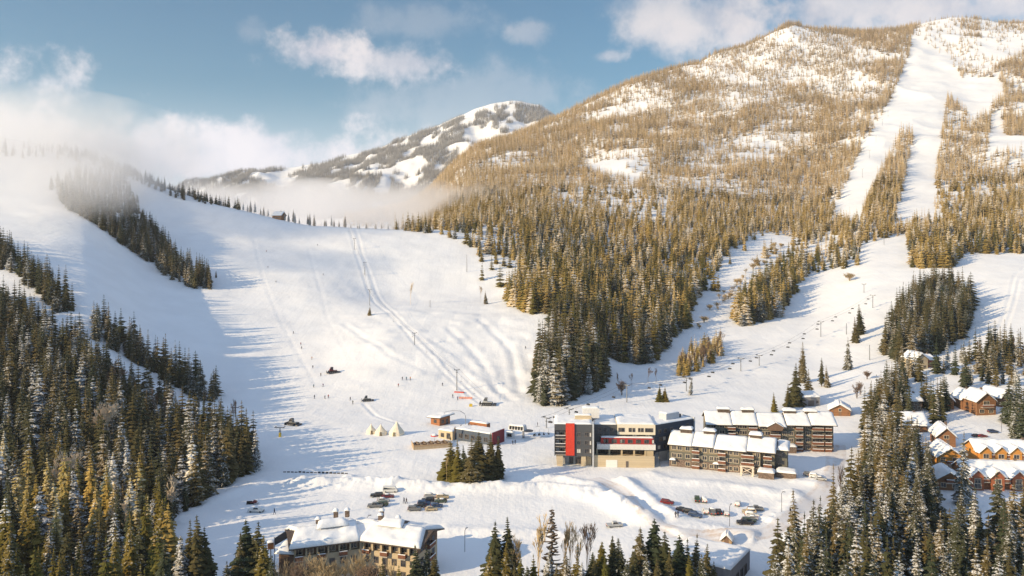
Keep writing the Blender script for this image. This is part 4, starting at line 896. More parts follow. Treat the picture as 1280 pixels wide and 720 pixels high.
def cabin():
    p = gp(549.5, 532.5); rz = R(-42); h = thing('cabin', 'orange timber ticket cabin with tilted snowy roof', 'cabin', p, rz)
    CLEAR.append((p.xy, 8))
    MB().box(-5.6, 0, 0, 6.2, -.6, 3.3).build('wall', M['cabin'], h)
    T = Matrix(((1, 0, 0, 0), (0, 1, 0, 0), (0, .12, 1, 0), (0, 0, 0, 1)))
    T = Matrix(((1, 0, 0, 0), (0, 1, 0, 0), (.10, .06, 1, 0), (0, 0, 0, 1)))
    r = MB(T).box(-7.0, 1.6, -1.2, 7.6, 3.5, 3.75).build('roof', M['roof_edge'], h); MB(T).snow((-7, -1.2, 3.755), (1.6, -1.2, 3.755), (1.6, 7.6, 3.755), (-7, 7.6, 3.755), .55).build('roof_snow', M['roof_snow'], r, True)
    MB().box(-5.5, -.1, .1, 6.1, 3.303, 3.6).build('upper_wall', M['cabin'], h)
    window(h, -2.8, -.01, 1.0, 1.6, 1.3); window(h, .01, 1.8, 1.0, 1.2, 1.3, R(90)); window(h, .01, 4.4, .2, 1.0, 2.1, R(90))
cabin()
def gantry():
    p = gp(582, 533); h = thing('gantry', 'thin bent steel gantry arching beside the orange cabin', 'gantry', p, R(20))
    MB().tube([(0, 0, -.5), (0, 0, 4.5), (-.6, .3, 5.6), (-2.2, 1, 6.6)], .14).build('mast', M['steel'], h); MB().tube([(-2.2, 1, 6.6), (-5, 2.4, 6.7), (-8.2, 4, 6.0)], .1).build('boom', M['steel'], h); MB().tube([(-8.2, 4, 6.0), (-8.2, 4, 5.0)], .06).build('hook', M['dark_steel'], h)
gantry()
def bell_tent(px, base, r, hgt, label):
    p = gp(px, base); h = thing('bell_tent', label, 'tent', p, rnd.uniform(-.3, .3), None)
    CLEAR.append((p.xy, 7))
    MB().lathe([(r, -.3), (r * 1.0, 0.9), (r * .97, 1.1), (r * .52, hgt * .55), (r * .22, hgt * .80), (.06, hgt)], 14, wob=.025).build('canvas', M['canvas'], h)
    MB().prism([(-.55, -.1), (.55, -.1), (.35, 1.5), (-.35, 1.5)], -r * 1.0 - .05, -r * .9).build('door_flap', M['sand'], h); MB().tube([(0, 0, hgt - .1), (0, 0, hgt + .45)], .04).build('pole', M['timber'], h)
bell_tent(464, 541.5, 2.1, 3.9, 'smallest cream bell tent, farthest from the orange cabin'); bell_tent(476, 543, 2.6, 4.2, 'middle cream bell tent of the three'); bell_tent(496, 543, 3.2, 5.4, 'largest cream bell tent, nearest the orange cabin')

# ------------------------------------------------------------------ chalets of the village
def hpx(name, label, px, base, **k): return house(name, label, k.pop('cat', 'house'), gp(px, base) if 'loc' not in k else k.pop('loc'), R(k.pop('rz', 0)), **k)
hpx('chalet', 'bright orange gabled chalet, middle of the stack of three', 1188, 588, w=8.2, d=11, eave=4.6, ridge=7.4, wall='log_orange', rz=-8, wins=((-2.4, 3.0, 1.3, 1.3), (1.9, 3.0, 2.2, 1.3)), balc=(0, 2.4, 3.0))
hpx('chalet', 'brown gabled chalet uphill of the bright orange one', 1183, 559, w=6.4, d=10, eave=4.0, ridge=7.0, wall='log_brown', rz=-14, wins=((0, 3.2, 1.6, 1.2),))
hpx('chalet', 'low brown gabled chalet downhill of the bright orange one', 1187, 613, w=8.6, d=9, eave=3.0, ridge=5.6, wall='log_brown', rz=-12, wins=((-1.8, 1.0, 1.4, 1.3), (1.6, 1.0, 1.4, 1.3)), balc=(0, 2.7, 2.6))
def row_house(label, px, base, n, pitch, d, eave, ridge, wall, gab, rz):
    p = gp(px, base); w = n * pitch; h = house('row_house', label, 'row houses', p, R(rz), w, d, eave, ridge, wall, gable='side', chimney=True)
    CLEAR.pop()
    for k in range(n): CLEAR.append((p.xy + Matrix.Rotation(R(rz), 2) @ Vector((-w / 2 + (k + .5) * pitch, d / 2)), 7.5))
    for k in range(n):
        x = -w / 2 + (k + .5) * pitch; g = MB().prism([(x - 1.9, -.8), (x + 1.9, -.8), (x + 1.9, eave + .1), (x, eave + 2.0), (x - 1.9, eave + .1)], -1.4, d * .3).build('gable_front', M[gab], h)
        MB().snow((x - 2.6, 2.6, eave - .25), (x - 2.6, -2.0, eave - .25), (x, -2.0, eave + 2.15), (x, 2.6, eave + 2.15), .45, (1, 1, 0, 1), cell=.5).snow((x + 2.6, -2.0, eave - .25), (x + 2.6, 2.6, eave - .25), (x, 2.6, eave + 2.15), (x, -2.0, eave + 2.15), .45, (1, 1, 0, 1), cell=.5).build('snow_cap', M['roof_snow'], g, True)
        window(h, x, -1.41, eave - 2.0, 1.7, 1.4, fm='frame_pale'); window(h, x, -1.41, .5, 2.0, 1.5, fm='frame_pale')
        balcony(h, x + pitch / 2 - .2, -.003, 2.5, 2.0, 1.2) if k < n - 1 else None
row_house('long orange row house with small gabled dormers, uphill of the red-gabled one', 1268, 581, 5, 5.0, 9, 4.4, 7.0, 'log_orange', 'log_orange', -6)
row_house('row house with three big dark red gables nearest the lower woods', 1258, 612, 4, 6.2, 10, 4.2, 7.2, 'log_brown', 'log_red', -6)
hpx('house', 'gabled brown house in the top row, beside a tall snowy spruce', 1212, 512, w=6.6, d=10, eave=4.6, ridge=7.6, wall='log_brown', rz=-4, wins=((0, 1.0, 2.0, 1.4), (0, 3.6, 1.8, 1.3)))
hpx('house', 'largest gabled brown house in the top row, with a timber balcony', 1233, 519, w=8.4, d=11, eave=6.0, ridge=9.4, wall='log_brown', rz=2, wins=((-2, 1.0, 1.8, 1.5), (2, 1.0, 1.8, 1.5), (0, 4.4, 2.4, 1.6)), balc=(0, 3.6, 5.0))
hpx('house', 'brown house at the end of the top row, half behind snowy spruces', 1258, 508, w=7.4, d=10, eave=4.2, ridge=7.0, wall='log_brown', rz=24, wins=((0, 1.0, 2.0, 1.4), (0, 3.4, 1.6, 1.2)))
hpx('house', 'small brown gable peeping out between spruces of the top row', 1184, 512, w=5.6, d=9, eave=3.8, ridge=6.4, wall='log_brown', rz=-8, wins=((0, 3.2, 1.5, 1.2),))
hpx('house', 'small grey-brown house with a plain snow roof at the wood edge', 1145, 514, w=5.8, d=8, eave=4.6, ridge=6.6, wall='stone', gable='side', rz=6, wins=((-1.2, .8, 1.4, 1.3), (1.3, .8, 1.4, 1.3), (0, 2.9, 1.6, 1.1)))
hpx('house', 'broad low house almost buried under one wide snow roof', 1140, 541, w=12, d=11, eave=3.2, ridge=6.4, wall='log_brown', gable='side', rz=-10, t=1.0, wins=((-3, .8, 1.5, 1.2), (2, .8, 1.5, 1.2)))
hpx('house', 'beige gabled house with red side walls, highest in the village', 1152, 462, w=7.6, d=11, eave=5.4, ridge=8.4, wall='plain_house', rz=10, wins=((-1.8, .8, 1.5, 1.4), (1.8, .8, 1.5, 1.4), (0, 3.6, 2.0, 1.5)))
hpx('house', 'red-walled wing house next to the beige gabled house', 1163, 459, w=5.4, d=8, eave=4.0, ridge=5.8, wall='brick_red', gable='side', rz=10, wins=((0, 1.2, 1.6, 1.3),))
# sheds behind the condominiums
def flat_shed():
    p = gp(1003.5, 508); h = thing('shed', 'flat-roofed grey shed behind the dark spruce cluster', 'shed', p, R(2)); CLEAR.append((p.xy + Vector((4, 5)), 7.5))
    MB().box(0, 8.3, 0, 8, -.5, 4.4).build('wall', M['grey_wall'], h); MB().snow((-.4, -.4, 4.405), (8.7, -.4, 4.405), (8.7, 8.4, 5.6), (-.4, 8.4, 5.6), .7).build('roof_snow', M['roof_snow'], h, True); window(h, 4, -.01, .1, 2.6, 2.6, name='gate', pane='frame'); window(h, 7, -.01, 1.6, .9, .9)
flat_shed()
hpx('shed', 'brown gabled barn beyond the condominiums, beside the lane', 1050, 520, cat='shed', w=8.6, d=9, eave=2.6, ridge=5.0, wall='log_brown', rz=-20, wins=((0, 2.2, 1.0, 1.0),), door=(0,), chimney=False)
hpx('kiosk', 'tiny gabled hut poking out of ploughed snow near the garage', 908, 682, cat='hut', w=2.6, d=3.4, eave=1.3, ridge=2.6, wall='timber', rz=-20, over=.35, t=.5, door=(0,), chimney=False)
hpx('lodge', 'small timber lodge with a snow roof on the saddle skyline', 346, 274, cat='lodge', w=11, d=9, eave=4.2, ridge=7.6, wall='log_brown', gable='side', rz=-16, wins=((-3, 1, 1.6, 1.4), (0, 1, 1.6, 1.4), (3, 1, 1.6, 1.4)))
hpx('hut', 'little snow-roofed hut on the skyline, beside a dark tree', 399, 282, cat='hut', w=8, d=6, eave=2.6, ridge=4.6, wall='log_brown', gable='side', rz=8, wins=((0, .8, 1.6, 1.2),))
# ------------------------------------------------------------------ planting
STAND_TEXT = {
 'lower': 'in the forest below the lift strip', 'upper': 'in the shaded forest under the tree strip', 'strip': 'in the narrow tree strip beside the wide piste',
 'spur': 'on the wooded spur between two pistes', 'clump': 'in the dark clump behind the red-panelled hotel', 'knot': 'in the big island of trees above the village',
 'village': 'in the woods around the wooden chalets', 'alder': 'in the brown thicket at the foot of the glade', 'mountain': 'at the foot of the mountain forest', 'ridge': 'on the snowy ridge', 'crest': 'on the crest'}
MIX = {'lower': ('needles_some', 'needles_snowy', 'needles_green'), 'upper': ('needles_some', 'needles_snowy', 'needles_some'), 'strip': ('needles_some', 'needles_some', 'needles_snowy'),
       'spur': ('needles_some', 'needles_snowy', 'needles_some'), 'clump': ('needles_snowy', 'needles_snowy', 'needles_some'), 'knot': ('needles_some', 'needles_green', 'needles_snowy'),
       'village': ('needles_snowy', 'needles_snowy', 'needles_some'), 'alder': ('needles_frost',) * 3}
LOOK = {'needles_snowy': 'snow-laden spruce', 'needles_some': 'snow-dusted dark spruce', 'needles_green': 'olive green spruce almost free of snow', 'needles_frost': 'frosted pale brown spruce', 'needles_sun_tint': 'golden frosted sunlit spruce'}
P = plant_points()
stand = np.array([WOODS[int(i)][2] for i in P[:, 5]])
hg = np.random.default_rng(3)
H = np.where(P[:, 1] < 720, hg.uniform(13, 25, len(P)), hg.uniform(10, 22, len(P)))
H *= np.where(P[:, 1] > 1500, 1.3, 1.0)
H *= np.select([stand == 'strip', stand == 'spur', stand == 'clump', stand == 'alder', stand == 'crest', stand == 'open', stand == 'ridge', stand == 'village', stand == 'upper', stand == 'lower', stand == 'island'], [.82, .85, 1.18, .5, .55, .75, .7, np.where(P[:, 1] > 265, .8, .95), .8, .87, 1.15], 1.0)
shown = (P[:, 3] > -30) & (P[:, 3] < 1310) & (P[:, 4] - H * F / P[:, 1] < 716)
size = np.where(shown & np.isin(stand, ['lower', 'upper', 'strip', 'village', 'clump', 'knot', 'spur']), H * F / P[:, 1], 0)
N_SOLO = 0
def spruce(x, y, h, kind, label, group=None, name='spruce_tree', i=None, fat=1.0):
    global N_SOLO; N_SOLO += 1
    t = empty(name, gxy(x, y) - Vector((0, 0, .15)), rnd.uniform(0, 6.28), (h * fat * (w := rnd.uniform(.78, 1.2)), h * fat * w * rnd.uniform(.9, 1.1), h))
    t.rotation_euler = (R(rnd.gauss(0, 1.6)), R(rnd.gauss(0, 1.6)), t.rotation_euler[2])
    tag(t, label, 'tree', group)
    me = NEAR[kind][rnd.randrange(len(GEO_NEAR)) if i is None else i]
    link('trunk', TRUNK, t); link('crown', me, t)
    return t
def spruce_px(px, base, top, kind, label, group=None, i=None, fat=1.0):
    p = gp(px, base); h = (base - top) * p.y / F
    return spruce(p.x, p.y, h, kind, label, group, i=i, fat=fat)
EXTRA = []      # trees listed one by one
def solo(*a, **k): k.setdefault('fat', 1.45); EXTRA.append((a, k))
DK, SN, GR = 'needles_some', 'needles_snowy', 'needles_green'
# lone trees of the open slopes
solo(1003, 478, 426, DK, 'tall dark spruce, highest of the cluster behind the two condominiums', i=1)
solo(994, 507, 452, DK, 'dark spruce standing at the front of the cluster behind the condominiums')
solo(1010, 500, 460, DK, 'snow-dusted spruce in the cluster, nearest to the flat-roofed shed')
solo(985, 512, 478, DK, 'short dark spruce at the edge of the cluster behind the back condominium')
solo(968, 516, 489, GR, 'small round dark spruce standing alone behind the back condominium roof', i=2, fat=1.3)
solo(1027, 483, 446, DK, 'taller of the two close spruces under the chairlift on open snow')
solo(1034, 484, 455, DK, 'shorter of the two close spruces under the chairlift on open snow')
solo(1060, 462, 420, SN, 'broad snowy spruce with a pole above it on the open slope', i=2, fat=1.15)
solo(1069, 428, 395, DK, 'lower spruce of the pair beside the chairlift towers', i=3)
solo(1076, 418, 379, DK, 'upper spruce of the pair beside the chairlift towers', i=1)
solo(824, 502, 481, GR, 'small dark bushy spruce of the close pair behind the hotel roof', i=2, fat=1.5)
solo(831, 502, 482, GR, 'dark bushy spruce next to a twin behind the hotel roof', i=4, fat=1.5)
solo(863, 494, 470, SN, 'thin little spruce standing alone on the snow behind the hotel', i=5)
solo(607, 380, 362, DK, 'small lone spruce at the side of the upper snowfield', i=0, fat=1.3)
solo(270, 347, 337, DK, 'tiny lone spruce just off the tip of the wooded spur', i=1, fat=1.2)
solo(462, 394, 382, GR, 'small dark conical tree on the lip of the knoll beside the lift line', i=2, fat=1.6)
# clump in front of the day lodge
for px, b, t, kd, lb in ((564, 598, 545, GR, 'outermost spruce of the day lodge clump, next to the sunny deck'), (573, 603, 548, GR, 'front spruce of the day lodge clump with olive foliage'),
    (581, 599, 555, SN, 'snow-patched short spruce in the middle of the day lodge clump'), (589, 603, 546, DK, 'dark spruce of the day lodge clump just off its middle'), (596, 601, 539, DK, 'tallest pointed spruce of the clump in front of the day lodge'),
    (604, 600, 556, SN, 'snowy gap spruce of the day lodge clump below the blue-grey wall'), (613, 601, 540, DK, 'tall brownish spruce of the clump before the dark red wall'), (623, 600, 546, DK, 'spruce at the hotel end of the day lodge clump')):
    solo(px, b, t, kd, lb, fat=1.9)
# in front of the car park at the bottom
BT = [(618,744,650,DK,'slim tall spruce, first of the pair by the blue-shaded snow'), (637,742,646,DK,'rusty slender spruce, second of the pair by the blue-shaded snow'), (628,752,676,GR,'low green spruce between two slender tall ones'),
 (685,752,682,SN,'small snow-covered spruce below the bare larch mast'), (668,750,690,GR,'low yellow green spruce beside the small snow-covered one'), (652,756,694,GR,'bushy green spruce below golden bare saplings'),
 (706,754,688,DK,'short dark spruce at the foot of bare saplings'), (718,756,694,GR,'short green spruce at the foot of bare saplings'), (738,752,688,DK,'short dark spruce beside the frosted bush'),
 (750,748,675,GR,'broad brownish spruce with a ragged top before the snow bank'), (766,744,668,DK,'dark spruce below the lone parked SUV'), (775,748,672,SN,'snow-flecked spruce right below the lone parked SUV'), (788,752,684,DK,'short dark spruce below the ploughed snow bank'),
 (800,744,655,DK,'tall dark spruce before the end of the ploughed bank'), (817,740,645,SN,'tallest snowy spruce before the road junction'), (829,746,662,DK,'dark slim spruce beside the tallest snowy one'),
 (848,750,667,SN,'snowy spruce below the two walkers on the road'), (858,748,670,SN,'pale snowy spruce below the two walkers'), (869,744,665,DK,'brownish pointed spruce near the tiny gabled kiosk'), (883,748,677,DK,'spruce touching the flat-roofed garage wall'), (840,756,690,GR,'low olive spruce in front of snowy ones'),
 (893,756,700,DK,'short spruce in front of the flat-roofed garage')]
BT += [(611,756,682,GR,'low spruce at the outer foot of the two slender ones'), (645,760,702,DK,'stubby dark spruce under the pale saplings'), (661,764,706,SN,'snowy stub of a spruce in the bottom thicket'), (695,762,702,DK,'dark low spruce between larch mast and saplings'), (726,760,700,SN,'snowy low spruce in the bottom thicket centre'), (744,758,692,DK,'dark pointed spruce by the broad ragged one'),
 (757,760,694,GR,'olive spruce tucked between the broad ragged one and its darker neighbour'), (783,762,698,SN,'snowy low spruce beneath the ploughed bank'), (794,758,686,DK,'narrow dark spruce beneath the ploughed bank'), (808,760,690,SN,'snow-dusted spruce filling the gap before the tallest snowy one'), (823,762,696,DK,'dark low spruce at the foot of the tallest snowy one'), (836,758,684,DK,'dark spruce midway along the row below the walkers'), (862,762,692,GR,'olive low spruce below the walkers'), (877,760,690,SN,'snow-flecked low spruce near the garage roof')]
for px, b, t, kd, lb in BT: solo(px, b, t, kd, lb, fat=1.75)
for px, b, t, kd, lb in [(238,748,648,DK,'slim dark spruce, middle of the trio before the parking snow'), (247,752,641,DK,'tallest spruce of the trio before the parking snow'), (259,748,655,DK,'outer spruce of the trio, on the car park side'), (228,756,668,SN,'lower snowy spruce in front of the trio'),
    (309,744,647,SN,'tall snowy spruce in the group before the folded dark banner'), (300,748,662,DK,'dark spruce in the group before the folded dark banner'), (321,746,650,DK,'pointed spruce beside the snowy one before the banner'), (330,752,668,GR,'green spruce nearest the lodge roof corner'), (281,760,700,SN,'low snowy spruce at the edge of the photo bottom'), (340,756,692,SN,'small snowy spruce against the near lodge wall'),
    (524,752,678,SN,'snow-plastered spruce at the end wall of the near lodge'), (533,750,680,SN,'second snowy spruce hiding the end wall of the near lodge'), (541,752,694,DK,'low dark spruce just past the end wall of the near lodge'), (478,764,694,DK,'dark slim spruce in front of the near lodge windows'), (500,768,706,GR,'green bushy tree below the near lodge windows')]: solo(px, b, t, kd, lb, fat=1.75)
n_extra = len(EXTRA)
for a, k in EXTRA: spruce_px(*a, **k)
order = np.argsort(-size)[:298 - N_SOLO]
order = [i for i in order if size[i] > 0]
solo_mask = np.zeros(len(P), bool); solo_mask[order] = True
kinds = {}
for i in order:
    s = stand[i]; nzv = vnoise(np.array([P[i, 0] / 40]), np.array([P[i, 1] / 40]))[0]
    m3 = MIX[s]; kd = m3[rnd.randrange(3)]
    if s == 'lower':
        kd = GR if (P[i, 4] > 745 and rnd.random() < .75) else rnd.choice([SN, 'needles_sun_tint', GR, 'needles_sun_tint', 'needles_frost']) if P[i, 3] < 250 and 525 < P[i, 4] < 735 else rnd.choice([SN, SN, DK, DK, GR])  # sunlit part of the forest: golden light given through needle colour
    kinds[i] = kd
# one label per look, height class and stand; the extremes of each stand are singled out
groups = {}
for i in order:
    hc = 'tall' if H[i] > 20 else 'short' if H[i] < 15.5 else 'medium-tall'
    groups.setdefault((hc, kinds[i], stand[i]), []).append(i)
special = {}
for s in set(stand[list(order)]):
    mem = [i for i in order if stand[i] == s]
    if len(mem) < 4: continue
    for what, key in (('highest-reaching', lambda i: H[i]), ('smallest', lambda i: -H[i]), ('farthest', lambda i: P[i, 1]), ('closest', lambda i: -P[i, 1])):
        best = [i for i in sorted(mem, key=key, reverse=True) if i not in special][0]
        special[best] = f'{what} {LOOK[kinds[best]].replace("almost free of snow", "").strip()} {STAND_TEXT[s]}'
for (hc, kd, s), mem in groups.items():
    for i in mem:
        lb, gr = special.get(i), f'{hc} {LOOK[kd]}s {STAND_TEXT[s]}'
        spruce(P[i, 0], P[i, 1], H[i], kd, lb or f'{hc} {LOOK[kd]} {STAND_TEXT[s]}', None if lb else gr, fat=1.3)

# ---- the rest of the woods, one mass
rest = P[~solo_mask]; rs = stand[~solo_mask]; rh = H[~solo_mask]
okv = (np.abs(rest[:, 0] / rest[:, 1]) < .78)
rest, rs, rh = rest[okv], rs[okv], rh[okv]
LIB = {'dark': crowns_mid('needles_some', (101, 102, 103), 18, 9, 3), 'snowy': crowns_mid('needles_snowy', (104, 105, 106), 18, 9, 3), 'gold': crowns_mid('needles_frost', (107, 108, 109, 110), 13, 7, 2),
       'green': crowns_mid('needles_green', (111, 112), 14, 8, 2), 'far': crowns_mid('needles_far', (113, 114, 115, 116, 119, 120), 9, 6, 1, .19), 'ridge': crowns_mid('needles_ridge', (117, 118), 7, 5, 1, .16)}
lib_col = bpy.data.collections.new('forest_kinds'); first = {}
nlib = 0
for kx, ms in LIB.items():
    first[kx] = (nlib, len(ms))
    for me in ms:
        o = bpy.data.objects.new('kind_%02d' % nlib, me); lib_col.objects.link(o); nlib += 1
g = np.random.default_rng(5); var = np.zeros(len(rest), int); u = g.uniform(0, 1, len(rest))
for i in range(len(rest)):
    y = rest[i, 1]; s = rs[i]
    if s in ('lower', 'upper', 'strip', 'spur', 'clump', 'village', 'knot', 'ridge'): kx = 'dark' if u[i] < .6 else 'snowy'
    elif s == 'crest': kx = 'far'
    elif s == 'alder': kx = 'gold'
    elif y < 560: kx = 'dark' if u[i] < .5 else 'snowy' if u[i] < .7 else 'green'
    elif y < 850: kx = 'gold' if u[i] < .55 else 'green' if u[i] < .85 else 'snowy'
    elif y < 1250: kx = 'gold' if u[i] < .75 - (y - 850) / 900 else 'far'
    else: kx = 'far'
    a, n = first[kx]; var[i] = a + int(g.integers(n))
# woods of the far range
fr_n = 130000
ii = g.integers(0, FX.shape[0] - 1, fr_n); jj = (g.uniform(0, 1, fr_n) * 87).astype(int); fa, fb_ = g.uniform(0, 1, fr_n), g.uniform(0, 1, fr_n)
def fl(A): return (A[ii, jj] * (1 - fa) + A[ii + 1, jj] * fa) * (1 - fb_) + (A[ii, jj + 1] * (1 - fa) + A[ii + 1, jj + 1] * fa) * fb_
fx, fy, fz = fl(FX), fl(FY), fl(FZ)
fd = fbm(fx / 300 + 8, fy / 420, 4); k = (fd > -.26 + .2 * sstep(fx / fy, -.16, -.22) * 0) & (fbm(fx / 70, fy / 120, 2) > -.24); fx, fy, fz = fx[k], fy[k], fz[k]
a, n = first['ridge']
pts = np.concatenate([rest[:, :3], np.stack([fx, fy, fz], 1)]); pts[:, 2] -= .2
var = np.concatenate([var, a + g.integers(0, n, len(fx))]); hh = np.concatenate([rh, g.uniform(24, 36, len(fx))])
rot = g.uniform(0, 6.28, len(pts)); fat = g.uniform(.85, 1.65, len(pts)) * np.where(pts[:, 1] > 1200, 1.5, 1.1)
print('trees: listed', n_extra, 'solo', N_SOLO, 'mass', len(pts))
me = bpy.data.meshes.new('forest'); me.vertices.add(len(pts)); me.vertices.foreach_set('co', pts.astype(np.float32).ravel())
for nm, ty, dat in (('kind', 'INT', var.astype(np.int32)), ('tall', 'FLOAT', hh.astype(np.float32)), ('turn', 'FLOAT', rot.astype(np.float32)), ('fat', 'FLOAT', fat.astype(np.float32))):
    at = me.attributes.new(nm, ty, 'POINT'); at.data.foreach_set('value', dat)
for kx in LIB: me.materials.append(LIB[kx][0].materials[0])
forest = bpy.data.objects.new('forest', me); COL.objects.link(forest); tag(forest, 'dense conifer forest covering the mountain and far range', kind='stuff')
ng = bpy.data.node_groups.new('plant', 'GeometryNodeTree')
ng.interface.new_socket('Geometry', in_out='INPUT', socket_type='NodeSocketGeometry'); ng.interface.new_socket('Geometry', in_out='OUTPUT', socket_type='NodeSocketGeometry')
gi = ng.nodes.new('NodeGroupInput'); go = ng.nodes.new('NodeGroupOutput')
ci = ng.nodes.new('GeometryNodeCollectionInfo'); ci.inputs['Collection'].default_value = lib_col; ci.inputs['Separate Children'].default_value = True; ci.inputs['Reset Children'].default_value = True
ip = ng.nodes.new('GeometryNodeInstanceOnPoints'); ip.inputs['Pick Instance'].default_value = True
def attr(nm, ty):
    n = ng.nodes.new('GeometryNodeInputNamedAttribute'); n.data_type = ty; n.inputs['Name'].default_value = nm; return n.outputs['Attribute']
cr = ng.nodes.new('ShaderNodeCombineXYZ'); ng.links.new(attr('turn', 'FLOAT'), cr.inputs['Z'])
mul = ng.nodes.new('ShaderNodeMath'); mul.operation = 'MULTIPLY'; tl = attr('tall', 'FLOAT'); ng.links.new(tl, mul.inputs[0]); ng.links.new(attr('fat', 'FLOAT'), mul.inputs[1])
cs = ng.nodes.new('ShaderNodeCombineXYZ'); ng.links.new(mul.outputs[0], cs.inputs['X']); ng.links.new(mul.outputs[0], cs.inputs['Y']); ng.links.new(tl, cs.inputs['Z'])
ng.links.new(gi.outputs[0], ip.inputs['Points']); ng.links.new(ci.outputs[0], ip.inputs['Instance']); ng.links.new(attr('kind', 'INT'), ip.inputs['Instance Index'])
ng.links.new(cr.outputs[0], ip.inputs['Rotation']); ng.links.new(cs.outputs[0], ip.inputs['Scale']); ng.links.new(ip.outputs[0], go.inputs[0])
md = forest.modifiers.new('plant', 'NODES'); md.node_group = ng
# ------------------------------------------------------------------ packed-snow roads with grit
def road_material():
    m, nt, b = mat('road'); geo = nt.nodes.new('ShaderNodeNewGeometry'); uv = nt.nodes.new('ShaderNodeAttribute'); uv.attribute_name = 'across'
    n1 = N(nt, 'ShaderNodeTexNoise', Scale=0.12, Detail=6.0, Roughness=.7); n2 = N(nt, 'ShaderNodeTexNoise', Scale=1.4, Detail=5.0)
    L(nt, geo.outputs['Position'], n1.inputs['Vector']); L(nt, geo.outputs['Position'], n2.inputs['Vector'])
    track = mathn(nt, 'ABSOLUTE', mathn(nt, 'SINE', mathn(nt, 'MULTIPLY', uv.outputs['Fac'], 9.0)))
    t = mathn(nt, 'ADD', mathn(nt, 'MULTIPLY', n1.outputs[0], .9), mathn(nt, 'ADD', mathn(nt, 'MULTIPLY', n2.outputs[0], .35), mathn(nt, 'MULTIPLY', track, .12)))
    L(nt, mixc(nt, ramp(nt, t, .62, 1.05), (.80, .79, .80), (.56, .43, .33)), b.inputs['Base Color']); b.inputs['Roughness'].default_value = .7; b.inputs['Specular IOR Level'].default_value = .2
    bp = N(nt, 'ShaderNodeBump', Strength=.4, Distance=.15); L(nt, n2.outputs[0], bp.inputs['Height']); L(nt, bp.outputs[0], b.inputs['Normal']); return m
M['road'] = road_material()
def road(pts_px, half):
    P3 = [gp(*p) for p in pts_px]; cx = [0.0]
    for a, b in zip(P3, P3[1:]): cx.append(cx[-1] + (b - a).length)
    n = int(cx[-1] / 1.2); s = np.linspace(0, cx[-1], n); X = pchip(cx, [p.x for p in P3], s); Y = pchip(cx, [p.y for p in P3], s)
    dx, dy = np.gradient(X), np.gradient(Y); l = np.hypot(dx, dy); k = 9; o = np.linspace(-half, half, k)[None, :]
    w = 1 + .12 * np.sin(s / 9)[:, None]
    GX = X[:, None] - (dy / l)[:, None] * o * w; GY = Y[:, None] + (dx / l)[:, None] * o * w; GZ = grid_z(GX, GY) + .09 - .10 * (np.abs(o) / half) ** 4
    r = sheet('road', GX, GY, GZ, M['road']); tag(r, kind='structure')
    at_ = r.data.attributes.new('across', 'FLOAT', 'POINT'); at_.data.foreach_set('value', (np.ones((n, 1)) * np.linspace(0, 1, k)[None, :]).astype(np.float32).ravel())
road([(1046,556),(1040,590),(1022,622),(985,650),(940,664),(890,670),(850,668)], 3.4)
road([(742,598),(775,615),(805,638),(838,660),(850,668)], 3.0)
# ------------------------------------------------------------------ vehicles
PAINT = {}
def paint(nm, col): PAINT[nm] = plain('paint_' + nm, col, .3, .05, 1.0, spec=.5); return PAINT[nm]
for nm, col in (('white', (.72, .72, .70)), ('black', (.018, .018, .022)), ('grey', (.16, .165, .17)), ('silver', (.42, .43, .44)), ('red', (.16, .014, .014)), ('blue', (.03, .06, .14)), ('tan', (.46, .37, .24)), ('green', (.05, .075, .05)), ('maroon', (.14, .02, .03)), ('yellow', (.6, .42, .04))): paint(nm, col)
def extr(out, w, inset=0.0, z_in=None):
    """side outline (x, z) given thickness w; points above z_in are drawn in towards the middle"""
    mb = MB(); n = len(out); V = []
    for sgn in (-1, 1):
        for x, z in out: V.append((x, sgn * (w / 2 - (inset if z_in is not None and z > z_in else 0)), z))
    mb.add(V, [tuple(range(n)), tuple(range(2 * n - 1, n - 1, -1))] + [(i, i + n, (i + 1) % n + n, (i + 1) % n) for i in range(n)]); return mb
SIDES = {
 'suv': ([(-2.3,.42),(-1.75,.38),(1.75,.38),(2.3,.45),(2.35,.85),(2.2,1.02),(1.1,1.12),(.45,1.62),(-2.0,1.66),(-2.28,1.1)], [(-1.9,1.13),(.9,1.13),(.42,1.56),(-1.82,1.58)], 1.85),
 'car': ([(-2.2,.4),(-1.6,.34),(1.6,.34),(2.2,.4),(2.22,.72),(2.0,.85),(1.0,.93),(.35,1.38),(-1.1,1.4),(-1.75,.98),(-2.2,.92)], [(-1.55,.98),(.85,.95),(.3,1.33),(-1.05,1.35)], 1.75),
 'pickup': ([(-2.7,.5),(-2.1,.45),(2.0,.45),(2.65,.5),(2.7,.95),(2.5,1.1),(1.4,1.18),(.8,1.75),(-.55,1.77),(-.8,1.12),(-2.7,1.1)], [(-.7,1.2),(1.2,1.2),(.75,1.7),(-.52,1.71)], 1.9),
 'van': ([(-2.8,.42),(-2.2,.38),(2.1,.38),(2.7,.45),(2.72,.95),(2.35,1.25),(1.7,2.15),(-2.7,2.25),(-2.8,1.2)], [(-2.5,1.3),(2.05,1.3),(1.62,1.95),(-2.45,2.0)], 2.0)}
_vm = {}
wheel_m = MB(Matrix.Rotation(R(90), 4, 'X')).lathe([(.30, -.11), (.345, -.08), (.345, .08), (.30, .11)], 12).mesh('wheel', M['rubber']); rim_m = MB(Matrix.Rotation(R(90), 4, 'X')).lathe([(.2, -.118), (.2, .118)], 10).mesh('rim', M['steel'])
